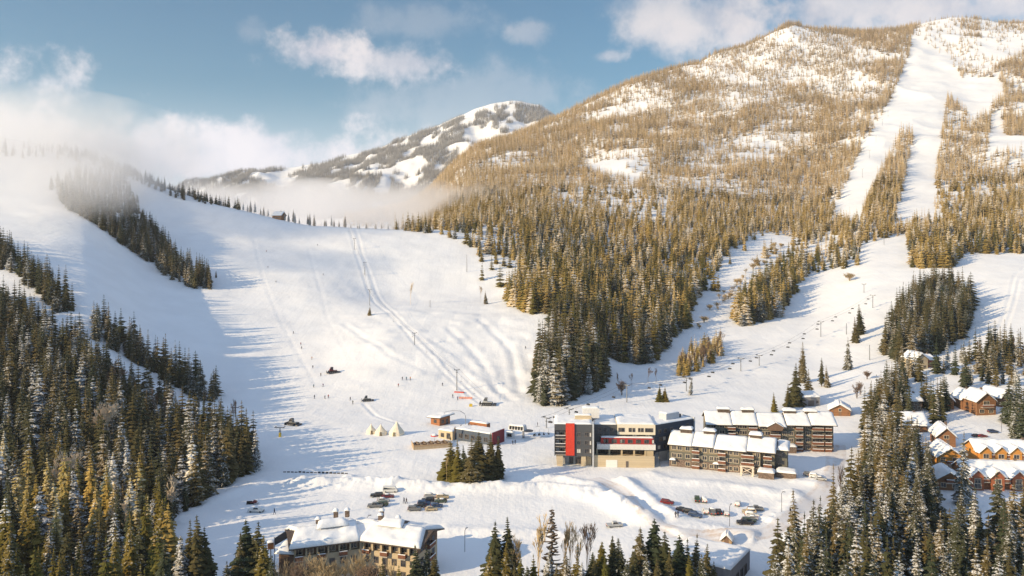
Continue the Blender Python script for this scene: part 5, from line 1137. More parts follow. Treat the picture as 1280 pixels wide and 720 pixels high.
for kd, (o, g, w) in SIDES.items():
    _vm[kd] = dict(body=extr(o, w, .22, 1.25 if kd != 'car' else 1.05).mesh('body', PAINT['white']), glass=extr(g, w + .03 - .02, .2, 1.3 if kd != 'car' else 1.1).mesh('side_glass', M['glass']),
        lamps=MB().box(-.04, .04, -.28, .28, -.09, .09).mesh('headlight', M['white_band']), tail=MB().box(-.04, .04, -.14, .14, -.16, .16).mesh('tail_light', M['red_panel']), bumper=MB().box(-.12, .12, -w / 2 + .1, w / 2 - .1, -.1, .1).mesh('bumper', M['rubber']))
    zr = max(z for x, z in o); xs = [x for x, z in o if z > zr - .15]; _vm[kd]['snow'] = MB().snow((min(xs), -w / 2 + .2, zr - .03), (max(xs), -w / 2 + .2, zr - .03), (max(xs), w / 2 - .2, zr - .03), (min(xs), w / 2 - .2, zr - .03), .22, cell=.25, r=.3).mesh('roof_snow', M['roof_snow'], True)
def vehicle(kd, col, px, base, ang, label, snow=False, group=None, s=1.0):
    p = gp(px, base); o, g, w = SIDES[kd]; v = thing({'suv': 'parked_suv', 'car': 'parked_car', 'pickup': 'pickup_truck', 'van': 'passenger_van'}[kd], label, {'suv': 'car', 'car': 'car', 'pickup': 'truck', 'van': 'van'}[kd], p + Vector((0, 0, .02)), R(ang), group, s * .84)
    link('body', _vm[kd]['body'], v, PAINT[col]); part('side_glass', _vm[kd]['glass'], v)
    f = max(x for x, z in o); 
    for x in (-f * .62, f * .62):
        for y in (-w / 2 + .1, w / 2 - .1): wh = part('wheel', wheel_m, v, (x, y, .345)); part('rim', rim_m, wh)
    for y in (-w / 2 + .35, w / 2 - .35): part('headlight', _vm[kd]['lamps'], v, (f - .02, y, .74)); part('tail_light', _vm[kd]['tail'], v, (-f + .01 if kd != 'car' else -2.2, y * 1.1, .86))
    part('bumper', _vm[kd]['bumper'], v, (f - .03, 0, .5)); part('bumper', _vm[kd]['bumper'], v, (-f + .03, 0, .5))
    if snow: part('roof_snow', _vm[kd]['snow'], v)
    return v
CARS = [  # kind, colour, photo position, heading, label, snow
 ('van','white',488,615,4,'white passenger van at the top of the short row of vehicles',False), ('suv','black',471,621,184,'black SUV just downhill of the white van, in the short row',False), ('car','maroon',485,622,4,'dark maroon car tucked right behind the white van',True), ('car','silver',479,627,4,'silver car with snowy roof in the middle of the short row',True), ('suv','green',477,632,184,'dark green SUV second from the bottom of the short row',False), ('pickup','grey',469,634,184,'grey pickup truck at the bottom of the short row',False),
 ('suv','silver',538,622,4,'silver SUV at the top of the longer parking row',True), ('suv','black',535,627,184,'black SUV second from the top of the longer parking row',False), ('suv','blue',530,631,4,'dark blue SUV in the middle of the longer parking row',False), ('car','black',525,634,184,'low black car second from the bottom of the longer parking row',False), ('suv','grey',518,638,4,'grey SUV at the bottom end of the longer parking row',False),
 ('suv','tan',553,623,4,'tan SUV at the top of the shorter facing row',True), ('car','green',551,628,184,'green car second in the shorter facing row',True), ('car','blue',546,634,4,'blue car third in the shorter facing row',False), ('car','tan',539,638,4,'tan car at the bottom of the shorter facing row',False),
 ('suv','red',834,630,-24,'dark red SUV alone against the ploughed bank',False), ('car','black',853,639,-28,'black car half hidden behind the ploughed bank',False), ('suv','black',862,642,-28,'black SUV, middle of three behind the ploughed bank',False), ('suv','blue',869,646,-28,'dark blue SUV, last of three behind the ploughed bank',False),
 ('pickup','green',871.5,626,80,'dark green pickup seen end-on beside a red and white car',False), ('suv','white',880,627,84,'white SUV seen end-on beside the dark green pickup',True),
 ('suv','white',882,641,84,'white SUV at the open end of the row of four',False), ('pickup','grey',890.5,642,84,'grey pickup second in the row of four',True), ('suv','black',898.5,642,84,'black SUV third in the row of four',False), ('car','white',907.5,643.5,84,'white car last in the row of four',False), ('suv','white',922,631.5,70,'white SUV parked by itself in the middle of the far lot',False),
 ('pickup','grey',944.5,638,-8,'dark grey pickup at the top of the packed stack of vehicles',False), ('suv','tan',936.5,641.5,172,'tan SUV second from the top of the packed stack',True), ('suv','white',940,646,-8,'white SUV with snow on its roof in the packed stack',True), ('car','silver',939,649.5,172,'silver car between white and green ones in the packed stack',True), ('suv','green',936,653,-8,'dark green SUV second from the bottom of the packed stack',False), ('pickup','black',931,655.5,172,'black pickup at the bottom of the packed stack',False),
 ('pickup','silver',768,658.5,8,'silver pickup alone at the end of the lower car park',False), ('pickup','white',320,640,-4,'white pickup alone near the edge of the forest',True),
 ('suv','grey',1012,595,-20,'grey SUV beside the front condominium, first of three',False), ('suv','white',1019,597,-20,'white SUV covered in snow, middle of three by the condominium',True), ('car','silver',1026,600,-24,'silver car, outermost of three by the condominium',True),
 ('car','black',1221,546,4,'black car parked above the orange row house',False), ('car','red',1228,546.5,4,'red car parked above the orange row house',False), ('suv','blue',1241,541,2,'dark SUV parked below the top row of houses',False)]
for c in CARS: vehicle(*c[:6], snow=c[6])

# ------------------------------------------------------------------ people: one continuous body grown on a skeleton, skis as parts
def body_mesh(pose, seed=0):
    J = {'hip': (0, 0, .92), 'chest': (0, .02, 1.32), 'neck': (0, .03, 1.50), 'head': (0, .05, 1.66), 'crown': (0, .04, 1.78)}
    bend = pose == 'ski'
    if bend: J.update(hip=(0, .12, .78), chest=(0, -.10, 1.14), neck=(0, -.18, 1.30), head=(0, -.24, 1.45), crown=(0, -.24, 1.57))
    E = [('hip', 'chest'), ('chest', 'neck'), ('neck', 'head'), ('head', 'crown')]; Rd = {'hip': .17, 'chest': .20, 'neck': .075, 'head': .105, 'crown': .08}
    for s, n in ((-1, 'l'), (1, 'r')):
        st = (.16 * s if pose == 'walk' else 0)
        knee = (.13 * s, -.02 - st, .48) if not bend else (.13 * s, -.16, .46); foot = (.12 * s, .02 - st * 1.6, .08) if not bend else (.13 * s, .04, .08); toe = (foot[0], foot[1] - .18, .05)
        sh = (.2 * s, J['chest'][1], J['chest'][2] + .1); el = (.30 * s, J['chest'][1] - (.05 if not bend else .2) + st * .5, J['chest'][2] - .18); ha = (.27 * s, J['chest'][1] - (.16 if not bend else .42) + st, J['chest'][2] - .38)
        for nm, q, r in (('th', (.10 * s, J['hip'][1], J['hip'][2] - .06), .12), ('kn', knee, .082), ('an', foot, .07), ('to', toe, .06), ('sh', sh, .09), ('el', el, .062), ('ha', ha, .06)): J[nm + n] = q; Rd[nm + n] = r
        E += [('hip', 'th' + n), ('th' + n, 'kn' + n), ('kn' + n, 'an' + n), ('an' + n, 'to' + n), ('chest', 'sh' + n), ('sh' + n, 'el' + n), ('el' + n, 'ha' + n)]
    ks = list(J); me = bpy.data.meshes.new('skeleton'); me.from_pydata([J[k] for k in ks], [(ks.index(a), ks.index(b)) for a, b in E], [])
    o = bpy.data.objects.new('skeleton', me); COL.objects.link(o); md = o.modifiers.new('skin', 'SKIN'); o.modifiers.new('sub', 'SUBSURF').levels = 1
    if not me.skin_vertices: pass
    for i, k in enumerate(ks): me.skin_vertices[0].data[i].radius = (Rd[k], Rd[k]); me.skin_vertices[0].data[i].use_root = (k == 'hip')
    dg = bpy.context.evaluated_depsgraph_get(); out = bpy.data.meshes.new_from_object(o.evaluated_get(dg)); bpy.data.objects.remove(o); out.name = 'person'
    out.polygons.foreach_set('use_smooth', [True] * len(out.polygons)); out.materials.clear()
    head = J['head'][2]; hip = J['hip'][2]
    return out, J
CLOTH = {n: plain('cloth_' + n, c, .85, .1, 4) for n, c in (('black', (.02, .02, .025)), ('navy', (.03, .045, .10)), ('red', (.38, .03, .03)), ('olive', (.08, .09, .05)), ('teal', (.03, .16, .18)), ('orange', (.5, .18, .03)), ('violet', (.16, .06, .2)), ('brown', (.12, .07, .045)))}
POSES = {}
for ps in ('stand', 'walk', 'ski'):
    me, J = body_mesh(ps); POSES[ps] = {}
    hz = J['head'][2] - .1; hp = J['hip'][2] + .02
    for tn in CLOTH:
        for bn in ('black', 'navy'):
            c = me.copy(); c.name = 'person'
            for mm in (CLOTH[tn], CLOTH[bn], M['skin'] if 'skin' in M else M.setdefault('skin', plain('skin', (.45, .27, .19), .6, .05))): c.materials.append(mm)
            c.polygons.foreach_set('material_index', [1 if f.center.z < hp and abs(f.center.x) < .22 else 2 if f.center.z > hz else 0 for f in c.polygons]); POSES[ps][tn, bn] = c
    hat = MB().lathe([(.125, -.02), (.13, .04), (.10, .12), (.04, .16)], 10, J['head']); POSES[ps]['hat'] = hat.mesh('helmet', None, True)
ski_m = MB().prism([(-.05, 0), (.05, 0), (.05, .03), (-.05, .03)], -.95, .75).add([(-.05, -.95, 0), (.05, -.95, 0), (0, -1.08, .1)], [(0, 1, 2)]).mesh('ski', M['dark_steel'])
pole_m = MB().tube([(0, 0, 0), (0, .1, 1.15)], .012, 5).mesh('ski_pole', M['steel'])
for ps in POSES: POSES[ps]['hat'].materials.append(M['dark_steel'])
def person(px, base, pose, top, bot, face, label, skis=True, off=(0, 0)):
    p = gp(px, base); p = gxy(p.x + off[0], p.y + off[1]); o = bpy.data.objects.new('person', POSES[pose][top, bot]); COL.objects.link(o); o.location = p + Vector((0, 0, .03 if skis else 0)); o.rotation_euler = (0, 0, R(face))
    tag(o, label, 'person', 'people on the snow'); part('helmet', POSES[pose]['hat'], o)
    if skis:
        for s in (-1, 1): part('ski', ski_m, o, (.13 * s, .05, -.01)); part('ski_pole', pole_m, o, (.33 * s, -.3, -.02))
    return o
S1 = [(393,498,'stand','black',20,'skier in black standing highest of the trio on the lower piste'), (406,498,'ski','navy',40,'skier in navy, inner one of the close pair on the lower piste'), (410.5,497.5,'stand','red',10,'skier in red, outer one of the close pair on the lower piste'),
 (438,500,'ski','black',-10,'skier in black descending toward the bell tents'), (441,505,'walk','olive',0,'figure in olive just above the bell tents'), (392,484,'ski','teal',30,'skier in teal turning below the pink-topped snowcat'), (404,483,'ski','violet',-20,'skier in violet beside the one turning in teal'),
 (391,460,'ski','black',10,'skier in black level with the pink-topped snowcat'), (390,449,'ski','orange',-20,'skier in orange just above the snowcat on the wide piste'), (377,436,'ski','navy',0,'upper of two skiers one behind the other, in navy'), (376,431,'ski','red',15,'skier in red leading high on the wide piste'), (367,417,'ski','black',-20,'highest black-clad skier on the wide piste'),
 (401,470,'stand','brown',0,'figure in brown paused below the pink-topped snowcat'), (503,475,'stand','black',0,'first of three figures in a line below the lift track'), (508,475,'stand','teal',10,'middle of three figures in a line, in teal'), (513,475,'stand','orange',-10,'last of three figures in a line, in orange'), (498,483,'ski','red',0,'skier in red under the line of three figures'),
 (553,482,'ski','navy',20,'skier in navy next to the lift mast'), (566,497,'stand','black',0,'black-clad skier waiting near the red mat'), (572,500,'stand','violet',0,'skier in violet waiting near the red mat'), (657,436,'ski','black',0,'lone skier in black at the side of the terrain park'),
 (335,335,'ski','black',0,'tiny skier high under the skyline, on the shaded piste'), (397,307,'ski','navy',0,'tiny skier just below the saddle hut'), (404,344,'ski','black',0,'tiny skier midway down from the saddle hut'), (345,353,'ski','olive',10,'tiny skier in olive on the shaded upper piste'), (333,315,'ski','red',10,'tiny skier in red near the saddle lodge')]
for px, b, ps, c, f, lb in S1: person(px, b, ps, c, 'black' if c != 'black' else 'navy', f, lb)
for px, b, ps, c, f, lb in [(343,643,'walk','black',80,'person in black walking alone across the lower car park'), (505,629,'walk','navy',60,'person in navy walking between the two parking rows'), (508,629.5,'walk','brown',60,'companion in brown walking between the two parking rows'), (844.5,647,'walk','black',-20,'walker in black, first of two on the road'), (847.5,646,'walk','navy',-20,'walker in navy, second of two on the road'), (988,642,'walk','black',10,'walker in black by the pole at the bend of the road'),
    (641,556,'stand','black',0,'figure in black in the shadow beside the maroon wall'), (644,555,'stand','navy',0,'figure in navy in the shadow beside the maroon wall'), (672,533,'stand','black',90,'skier in black about to board at the chairlift terminal')]: person(px, b, ps, c, 'black' if c != 'black' else 'navy', f, lb, skis='board' in lb)

# ------------------------------------------------------------------ snow groomers
def groomer(px, base, rz, label, col='red', s=1.0):
    p = gp(px, base); g = thing('snow_groomer', label, 'snowcat', p, R(rz), None, s)
    for y in (-1.35, 1.35):
        t = MB().prism([(-2.2, .55), (-1.8, .05), (1.6, .05), (2.2, .6), (1.9, .95), (-1.9, .95)], y - .5, y + .5).build('track', M['rubber'], g)
        for x in (-1.4, -.5, .4, 1.3): o = part('wheel', rim_m, t, (x, y + (.45 if y > 0 else -.45), .4))
    MB().box(-2.0, 1.7, -.85, .85, .5, 1.25).build('chassis', PAINT[col], g); c = extr([(-.2, 1.25), (1.7, 1.25), (1.5, 1.8), (1.1, 2.6), (-.1, 2.65)], 1.7, .12, 1.7).build('cab', PAINT[col], g)
    extr([(0, 1.75), (1.48, 1.82), (1.12, 2.5), (0, 2.52)], 1.74, .1, 1.9).build('window', M['glass'], c); MB().box(-.15, 1.0, -.75, .75, 2.65, 2.8).build('beacon_bar', M['dark_steel'], c)
    bl = MB().prism([(2.7, 0), (3.0, .1), (2.85, .5), (3.05, 1.1), (2.9, 1.1), (2.7, .5)], -2.1, 2.1).build('blade', M['dark_steel'], g); MB().box(2.0, 2.75, -.5, -.3, .4, .55).box(2.0, 2.75, .3, .5, .4, .55).build('blade_arm', M['dark_steel'], bl)
    MB().box(-3.6, -2.3, -1.9, 1.9, .1, .5, (.1, .1)).build('tiller', M['dark_steel'], g); return g
groomer(366, 531, 160, 'dark snowcat with raised cab working near the T-bar post', 'grey', 1.0); groomer(416, 466, 200, 'red snowcat high on the wide piste, spreading pinkish snow', 'red', 1.15); groomer(609, 506, 175, 'pale snowcat at the bottom of the draglift track', 'silver', 1.2); groomer(459, 501, 190, 'small dark snowcat below the terrain park', 'grey', .9)
def snowmobile(px, base, label, col):
    p = gp(px, base); s = thing('snowmobile', label, 'snowmobile', p, R(8), None, 1.2)
    MB().prism([(-1.4, .1), (-1.2, .0), (.4, .0), (.5, .35), (-1.3, .4)], -.22, .22).build('track', M['rubber'], s); MB().prism([(-.5, .42), (1.0, .35), (1.35, .5), (1.0, .85), (.5, .95), (.1, .6), (-.5, .6)], -.35, .35).build('cowl', PAINT[col], s); MB().box(-1.3, 0, -.2, .2, .5, .75).build('seat', M['rubber'], s)
    for y in (-.5, .5): MB().prism([(.3, 0), (1.5, 0), (1.75, .15), (1.5, .07), (.3, .07)], y - .08, y + .08).build('ski', M['dark_steel'], s)
    MB().tube([(.35, -.35, 1.05), (.35, .35, 1.05)], .025).build('handlebar', M['dark_steel'], s)
snowmobile(315, 630, 'red snowmobile just above the lone white pickup', 'red')

# ------------------------------------------------------------------ lifts
def tower(px, base, top, label, arm=3.6, name='lift_tower', rz=0.0):
    p = gp(px, base); hgt = (base - top) * p.y / F; t = thing(name, label, 'lift tower', p, R(rz), None)
    MB().tube([(0, 0, -.6), (0, 0, hgt)], .30, 8, .2).build('mast', M['steel'], t)
    if arm:
        MB().box(-arm / 2, arm / 2, -.16, .16, hgt - .35, hgt).build('crossarm', M['steel'], t)
        for s in (-1, 1): MB().box(s * arm / 2 - .12, s * arm / 2 + .12, -1.2, 1.2, hgt, hgt + .22).build('sheave_train', M['dark_steel'], t)
        MB().box(-.5, .5, -.25, .25, hgt - 1.6, hgt - 1.45).build('work_platform', M['dark_steel'], t)
    return p + Vector((0, 0, hgt))
chair_mesh = dict(hanger=MB().tube([(0, 0, 0), (0, 0, -1.4), (.0, .25, -1.9)], .05).mesh('hanger', M['steel']), seat=MB().box(-1.0, 1.0, -.35, .2, -2.3, -2.2).mesh('seat', M['rubber']), back=MB().box(-1.0, 1.0, .2, .28, -2.25, -1.65).mesh('backrest', M['rubber']), bar=MB().tube([(-.95, .2, -1.7), (-.95, -.45, -1.95), (.95, -.45, -1.95), (.95, .2, -1.7)], .03).mesh('safety_bar', M['steel']))
def rope(tops, off, label, sag=.02):
    pts = []
    for a, b in zip(tops, tops[1:]):
        d = (b - a); n = Vector((d.y, -d.x, 0)).normalized() * off
        for k in range(9): t = k / 8; q = a.lerp(b, t) + n; q.z += .3 - d.length * sag * 4 * t * (1 - t); pts.append(q)
    o = MB().tube(pts, .045, 5).build('lift_cable', M['cable']); tag(o, label, 'cable'); return pts
def chairs(pts, gap, word, group, phase=0.0, most=99):
    run = phase; n = 0
    for a, b in zip(pts, pts[1:]):
        l = (b - a).length
        while run < l and n < most:
            q = a.lerp(b, run / l); d = (b - a); c = thing('lift_chair', f'empty chair hanging {word}', 'chairlift chair', q, math.atan2(d.y, d.x) - R(90), group)
            part('hanger', chair_mesh['hanger'], c); part('seat', chair_mesh['seat'], c); part('backrest', chair_mesh['back'], c); part('safety_bar', chair_mesh['bar'], c); run += gap; n += 1
        run -= l
TW = [(683,535,522,'first chairlift tower just above the loading terminal'), (711.5,521,511,'short chairlift tower behind the hotel tower roof'), (783.5,503,481,'tall thin chairlift tower behind the hotel main roof'), (858,489,472,'chairlift tower beside the thin lone spruce'), (926,464,448,'chairlift tower below the glade thicket'), (949,457,444,'chairlift tower next uphill from the one below the thicket'), (1026,421,402,'broad T-shaped chairlift tower on the bright open slope'), (1091,385,369,'chairlift tower beside the big tree island'),
 (1105,306,290,'chairlift tower at the gap below the main mountain piste'), (1078,222,211,'lowest chairlift tower on the main mountain piste'), (1087,198,188,'second chairlift tower on the main mountain piste'), (1095,178,169,'third chairlift tower on the main mountain piste'), (1103,157,149,'fourth chairlift tower on the main mountain piste'), (1110,146,139,'highest chairlift tower visible on the main mountain piste')]
tops = [tower(a, b, c, l, rz=-50) for a, b, c, l in TW]
r1 = rope(tops[:8], 1.8, 'uphill rope of the long chairlift over the open slope'); r2 = rope(tops[:8], -1.8, 'return rope of the long chairlift over the open slope')
chairs(r1, 26, 'from the uphill rope of the long chairlift', 'chairs on the uphill rope'); chairs(r2, 26, 'from the return rope of the long chairlift', 'chairs on the return rope', 12)
LT = [(443,312,298,'highest lift mast under the saddle'), (456,344,328,'second lift mast down from the saddle'), (462,382,362,'lift mast right behind the small dark conical tree'), (518,431,416,'lift mast on the terrain park slope'), (571,488,462,'tall lift mast with a red mat at its foot')]
lt = [tower(a, b, c, l, 2.4) for a, b, c, l in LT]; end = gp(604, 503) + Vector((0, 0, 4)); topl = gp(437, 288) + Vector((0, 0, 4))
r3 = rope([topl] + lt + [end], 1.2, 'rope of the draglift running up to the saddle'); rope([topl] + lt + [end], -1.2, 'return rope of the draglift up to the saddle')
bar_m = MB().tube([(0, 0, 0), (0, 0, -2.6)], .03).mesh('rod', M['cable']); tee_m = MB().box(-.5, .5, -.05, .05, -2.75, -2.6).mesh('crossbar', M['rubber'])
for k in range(14):
    i = int((k + .5) / 14 * (len(r3) - 1)); t = thing('draglift_bar', 'T-shaped tow bar hanging from the draglift rope', 'tow bar', r3[i], 0, 'tow bars of the draglift'); part('rod', bar_m, t); part('crossbar', tee_m, t)
for a, b, c, l in [(333+0,0,0,'')][:0]: pass
tower(537.5, 384, 375, 'slim pole on the edge of the upper snowfield', 0, 'pole'); tower(583.5, 340, 318, 'slim pole by the forest edge of the upper snowfield', 0, 'pole'); tower(350, 545, 534, 'T-shaped post with a yellow padded foot on the flat snow', 3.6); q = gp(350, 546); pd = MB().lathe([(.55, 0), (.55, 1.5), (.35, 1.7)], 10).build('safety_pad', PAINT['yellow']); pd.location = q; tag(pd, 'yellow safety pad wrapped round the foot of the T-shaped post', 'safety pad')
tower(294, 521, 509, 'small T-shaped lift tower at the foot of the tree strip', 3.2); tower(35, 361, 349, 'small lift tower on the narrow piste, upper one', 3.0); tower(70, 385, 373, 'small lift tower on the narrow piste, lower one', 3.0); tower(1058, 418, 404, 'bare mast beside the broad snowy lone spruce', 0, 'pole'); tower(1087, 450, 431, 'thick dark post standing alone on the open slope', 0, 'pole'); tower(1080, 366, 355, 'small chairlift tower at the top of the open slope', 3.0)
def terminal():
    p = gp(647, 546.5); t = thing('lift_terminal', 'white chairlift loading terminal with dark slatted canopy', 'lift station', p, R(-25)); CLEAR.append((p.xy, 8))
    MB().box(-3.5, 3.5, -1.7, 1.7, 3.2, 4.9, (.3, .3)).build('housing', M['white_band'], t); s = MB()
    for k in range(5): s.box(-2.9 + k * 1.25, -2.1 + k * 1.25, -1.78, -1.35, 3.4, 4.7)
    s.build('slat_panel', M['rubber'], t)
    for x in (-2.6, 2.6): MB().box(x - .3, x + .3, -.4, .4, -.5, 3.2).build('leg', M['steel'], t)
    MB(Matrix.Translation((4.6, 0, 3.1))).lathe([(2.2, -.1), (2.2, .1)], 20).build('bullwheel', M['dark_steel'], t); MB().box(-3.4, -.4, -3.8, -2.2, -.4, 2.5).build('operator_hut', M['white_band'], t); window(t, -1.9, -3.81, .9, 1.8, 1.1); MB().snow((-3.6, -4, 2.505), (-.2, -4, 2.505), (-.2, -2, 2.505), (-3.6, -2, 2.505), .4, cell=.4).snow((-3.3, -1.5, 4.905), (3.3, -1.5, 4.905), (3.3, 1.5, 4.905), (-3.3, 1.5, 4.905), .35, cell=.4).build('roof_snow', M['roof_snow'], t, True)
    for k in range(4):
        q = gxy(p.x + 7 + k * 1.9, p.y - 1 + k * .9) + Vector((0, 0, 3.3)); c = thing('lift_chair', f'empty chair {["closest to", "second from", "third from", "fourth out from"][k]} the loading terminal housing', 'chairlift chair', q, R(60 + 10 * k)); part('hanger', chair_mesh['hanger'], c); part('seat', chair_mesh['seat'], c); part('backrest', chair_mesh['back'], c); part('safety_bar', chair_mesh['bar'], c)
terminal()

# ------------------------------------------------------------------ small things about the base
mt = MB().box(-2.6, 2.6, -.8, .8, 0, .35, (.05, .05)).build('crash_mat', M['red_panel']); mt.location = gp(574, 490.5); mt.rotation_euler = (0, 0, R(-15)); tag(mt, 'red crash mat at the foot of the tall lift mast', 'crash mat')
nt_ = thing('safety_net', 'orange-pink safety netting stretched near the draglift end', 'net', gp(582, 499), R(-6)); MB().box(-3.4, 3.4, -.03, .03, .2, 1.2).build('netting', plain('net_pink', (.62, .30, .24), .8, .1), nt_)
for x in (-3.4, 0, 3.4): MB().tube([(x, 0, -.3), (x, 0, 1.4)], .04).build('post', M['dark_steel'], nt_)
bx = MB().box(-.8, .8, -.5, .5, 0, 1.2, (.1, .1)).build('padded_block', PAINT['yellow']); bx.location = gp(588.5, 508); tag(bx, 'yellow padded block beside the pale snowcat', 'block')
def fence_row():
    a, b = gp(354, 590.5), gp(436, 592.5); f = thing('snow_fence', 'long dark snow fence of short panels across the flat', 'fence', a, 0)
    n = 17
    for k in range(n):
        q = a.lerp(b, k / n); q2 = a.lerp(b, (k + .72) / n); z = float(grid_z(q.x, q.y)) - a.z; MB().box(q.x - a.x, q2.x - a.x, q.y - a.y - .05, q.y - a.y + .05, z - .2, z + rnd.uniform(.25, .55)).build('panel', M['rail_dark'], f)
fence_row()
def roof_banner():
    p = Vector((-56.5, 196.5, 0)); p.z = float(grid_z(p.x, p.y)); b = thing('banner', 'dark navy banner sloping up on posts beside the near lodge roof', 'banner', p, R(20))
    zt = CAMZ - (668 - HORIZON) * p.y / F - p.z
    MB().add([(-1.6, 0, zt - 2.6), (2.0, 0, zt - .9), (2.0, 0, zt + 1.2), (-1.6, 0, zt - .8), (-1.6, .15, zt - 2.6), (2.0, .15, zt - .9), (2.0, .15, zt + 1.2), (-1.6, .15, zt - .8)], [(0, 1, 2, 3), (7, 6, 5, 4), (0, 4, 5, 1), (1, 5, 6, 2), (2, 6, 7, 3), (3, 7, 4, 0)]).build('sheet', M['navy'], b)
    for x in (-1.5, 1.9): MB().tube([(x, .25, -.5), (x, .25, zt + (1.2 if x > 0 else -.6))], .09).build('post', M['dark_steel'], b)
    MB().box(-3.1, -1.7, -.4, 1.0, zt - 3.2, zt - 1.6).build('kiosk_box', M['log_brown'], b); MB().snow((-3.2, -.5, zt - 1.6), (-1.6, -.5, zt - 1.6), (-1.6, 1.1, zt - 1.6), (-3.2, 1.1, zt - 1.6), .4, cell=.3).build('snow_cap', M['roof_snow'], b, True)
    MB().tube([(-2.4, .3, -.5), (-2.4, .3, zt - 3.2)], .12).build('post', M['dark_steel'], b)
roof_banner()
lamp = None
for px, base, lb in ((459, 672, 'slim lamp post on the snow behind the near lodge'), (581, 690, 'lamp post in the blue shade beside the near lodge'), (912, 658, 'lamp post at the entrance of the far car park'), (977, 640, 'lamp post near the packed stack of vehicles'), (1042, 524, 'lamp post in front of the brown barn'), (1252, 540, 'lamp post in the chalet yard')):
    p = gp(px, base); l = thing('street_lamp', lb, 'street lamp', p, R(rnd.uniform(-60, 60)), None); MB().tube([(0, 0, -.3), (0, 0, 5.5), (.5, 0, 6.0)], .07, 6).build('post', M['dark_steel'], l); MB().box(.3, 1.1, -.15, .15, 5.95, 6.12).build('lamp_head', M['steel'], l)
for px, base, lb in ((905,664,'small snow-capped marker cone in the far car park'),(896,656,'low snow-capped marker left of the marker cone')): pass
# ------------------------------------------------------------------ trees and shrubs without leaves
BM = {}
def bare(px, base, top, kind, m, label, group=None, wide=1.0, name='bare_tree'):
    key = (kind, m)
    if key not in BM: BM[key] = raw_mesh('branches', *(LARCH if kind == 'larch' else GEO_NEAR[kind - 20] if kind >= 20 else BUSH[kind - 10] if kind >= 10 else BARE[kind]), M[m])
    p = gp(px, base); h = (base - top) * p.y / F; o = bpy.data.objects.new(name, BM[key]); COL.objects.link(o); o.location = p; o.rotation_euler = (0, 0, rnd.uniform(0, 6.28)); o.scale = (h * wide, h * wide, h); tag(o, label, 'tree' if name == 'bare_tree' else 'shrub', group)
BT_ = [(690,748,632,'larch','bark','tall bare larch mast rising over the bottom spruces',1.1), (672,746,643,1,'twig_gold','golden bare tree beside the tall larch mast',.7), (704,740,650,1,'twig_gold','slim pale bare sapling next to the larch mast',.5), (711,742,655,2,'twig_gold','twiggy bare sapling, second from the larch mast',.5), (722,744,668,1,'twig_gold','short thin bare sapling among the bottom spruces',.5), (732,744,651,2,'twig_brown','grey bare tree below the lone silver pickup',.6), (652,742,668,0,'twig_gold','pale feathery bare tree between two spruce groups',.7), (645,742,675,1,'twig_gold','small pale bare sapling between two spruce groups',.6),
 (388,752,697,10,'twig_gold','golden bushy willow before the near lodge wall, first of a row',.9), (404,754,690,11,'twig_gold','largest golden willow bush fanning out before the near lodge',1.0), (420,756,699,12,'twig_gold','golden willow in the middle of the row before the lodge',.9), (436,752,696,10,'twig_gold','golden willow with spreading tips below lodge windows',.8), (448,754,688,12,'twig_gold','tallest upright willow stem below the lodge windows',.7), (462,758,696,11,'twig_brown','brown willow before the cream lodge windows',.8), (372,756,696,12,'twig_brown','brown willow at the wing end of the near lodge',.8), (352,758,700,10,'twig_gold','pale willow below the dark banner',.7), (490,756,700,10,'twig_gold','straw-coloured willow near the lodge end wall',.7),
 (513,381,352,1,'twig_frost','frosted bare tree above the upper snowfield edge',.5), (601,378,357,2,'twig_frost','pale bare tree beside the small lone spruce',.6), (777,494,474,11,'twig_brown','brown bare thicket bush in the gully',.9), (773,488,465,1,'twig_brown','thin bare tree at the gully head',.5), (790,488,466,2,'twig_brown','thin bare tree beside the gully stream bed',.5), (810,478,458,0,'twig_brown','scraggly bare tree on the gully bank',.7), (820,480,460,1,'twig_brown','thin bare tree next to the brown thicket',.6),
 (1062,351,340,11,'twig_gold','straw-coloured bush patch on the bright piste',1.8), (1071,498,478,10,'twig_brown','reddish bare bush on the lane above the barn',1.0), (1076,494,476,12,'twig_brown','second reddish bare bush on the lane above the barn',1.0), (1084,474,462,11,'twig_brown','low reddish bush beside the thick dark post',1.1), (1116,640,585,1,'twig_gold','tall golden bare poplar among dark conifers',.4), (1126,640,592,2,'twig_gold','pale bare poplar beside the golden one',.4), (1052,640,582,1,'twig_brown','rusty bare larch at the road edge',.5), (1268,452,418,1,'twig_brown','bare tree on the snowfield above the village',.4), (1222,452,425,2,'twig_brown','thin bare tree above the top row of houses',.4),
 (575,545,530,0,'twig_brown','leafless tree sticking up behind the day lodge roof',.8), (568,552,532,1,'twig_brown','leafless tree behind the day lodge spruces',.6), (586,546,527,2,'twig_brown','leafless tree in front of the gantry',.6), (558,602,570,1,'twig_gold','golden bare sapling at the sunny end of the day lodge clump',.4), (160,690,620,0,'twig_frost','pale frosted bare tree in the sunlit forest',.7), (137,500,452,0,'twig_brown','bare twisted tree in the shaded upper forest',.8), (90,640,560,3,'twig_frost','large frosted bare crown amid sunlit spruces',.7), (215,655,590,3,'twig_frost','leaning frosted bare tree at the forest edge by the snow',.6), (138,565,500,3,'twig_frost','frosty round bare crown standing over the forest',.8)]
for px, b, t, kd, m_, lb, wd in BT_: bare(px, b, t, kd, m_, lb, None, wd)
gx = np.random.default_rng(9)
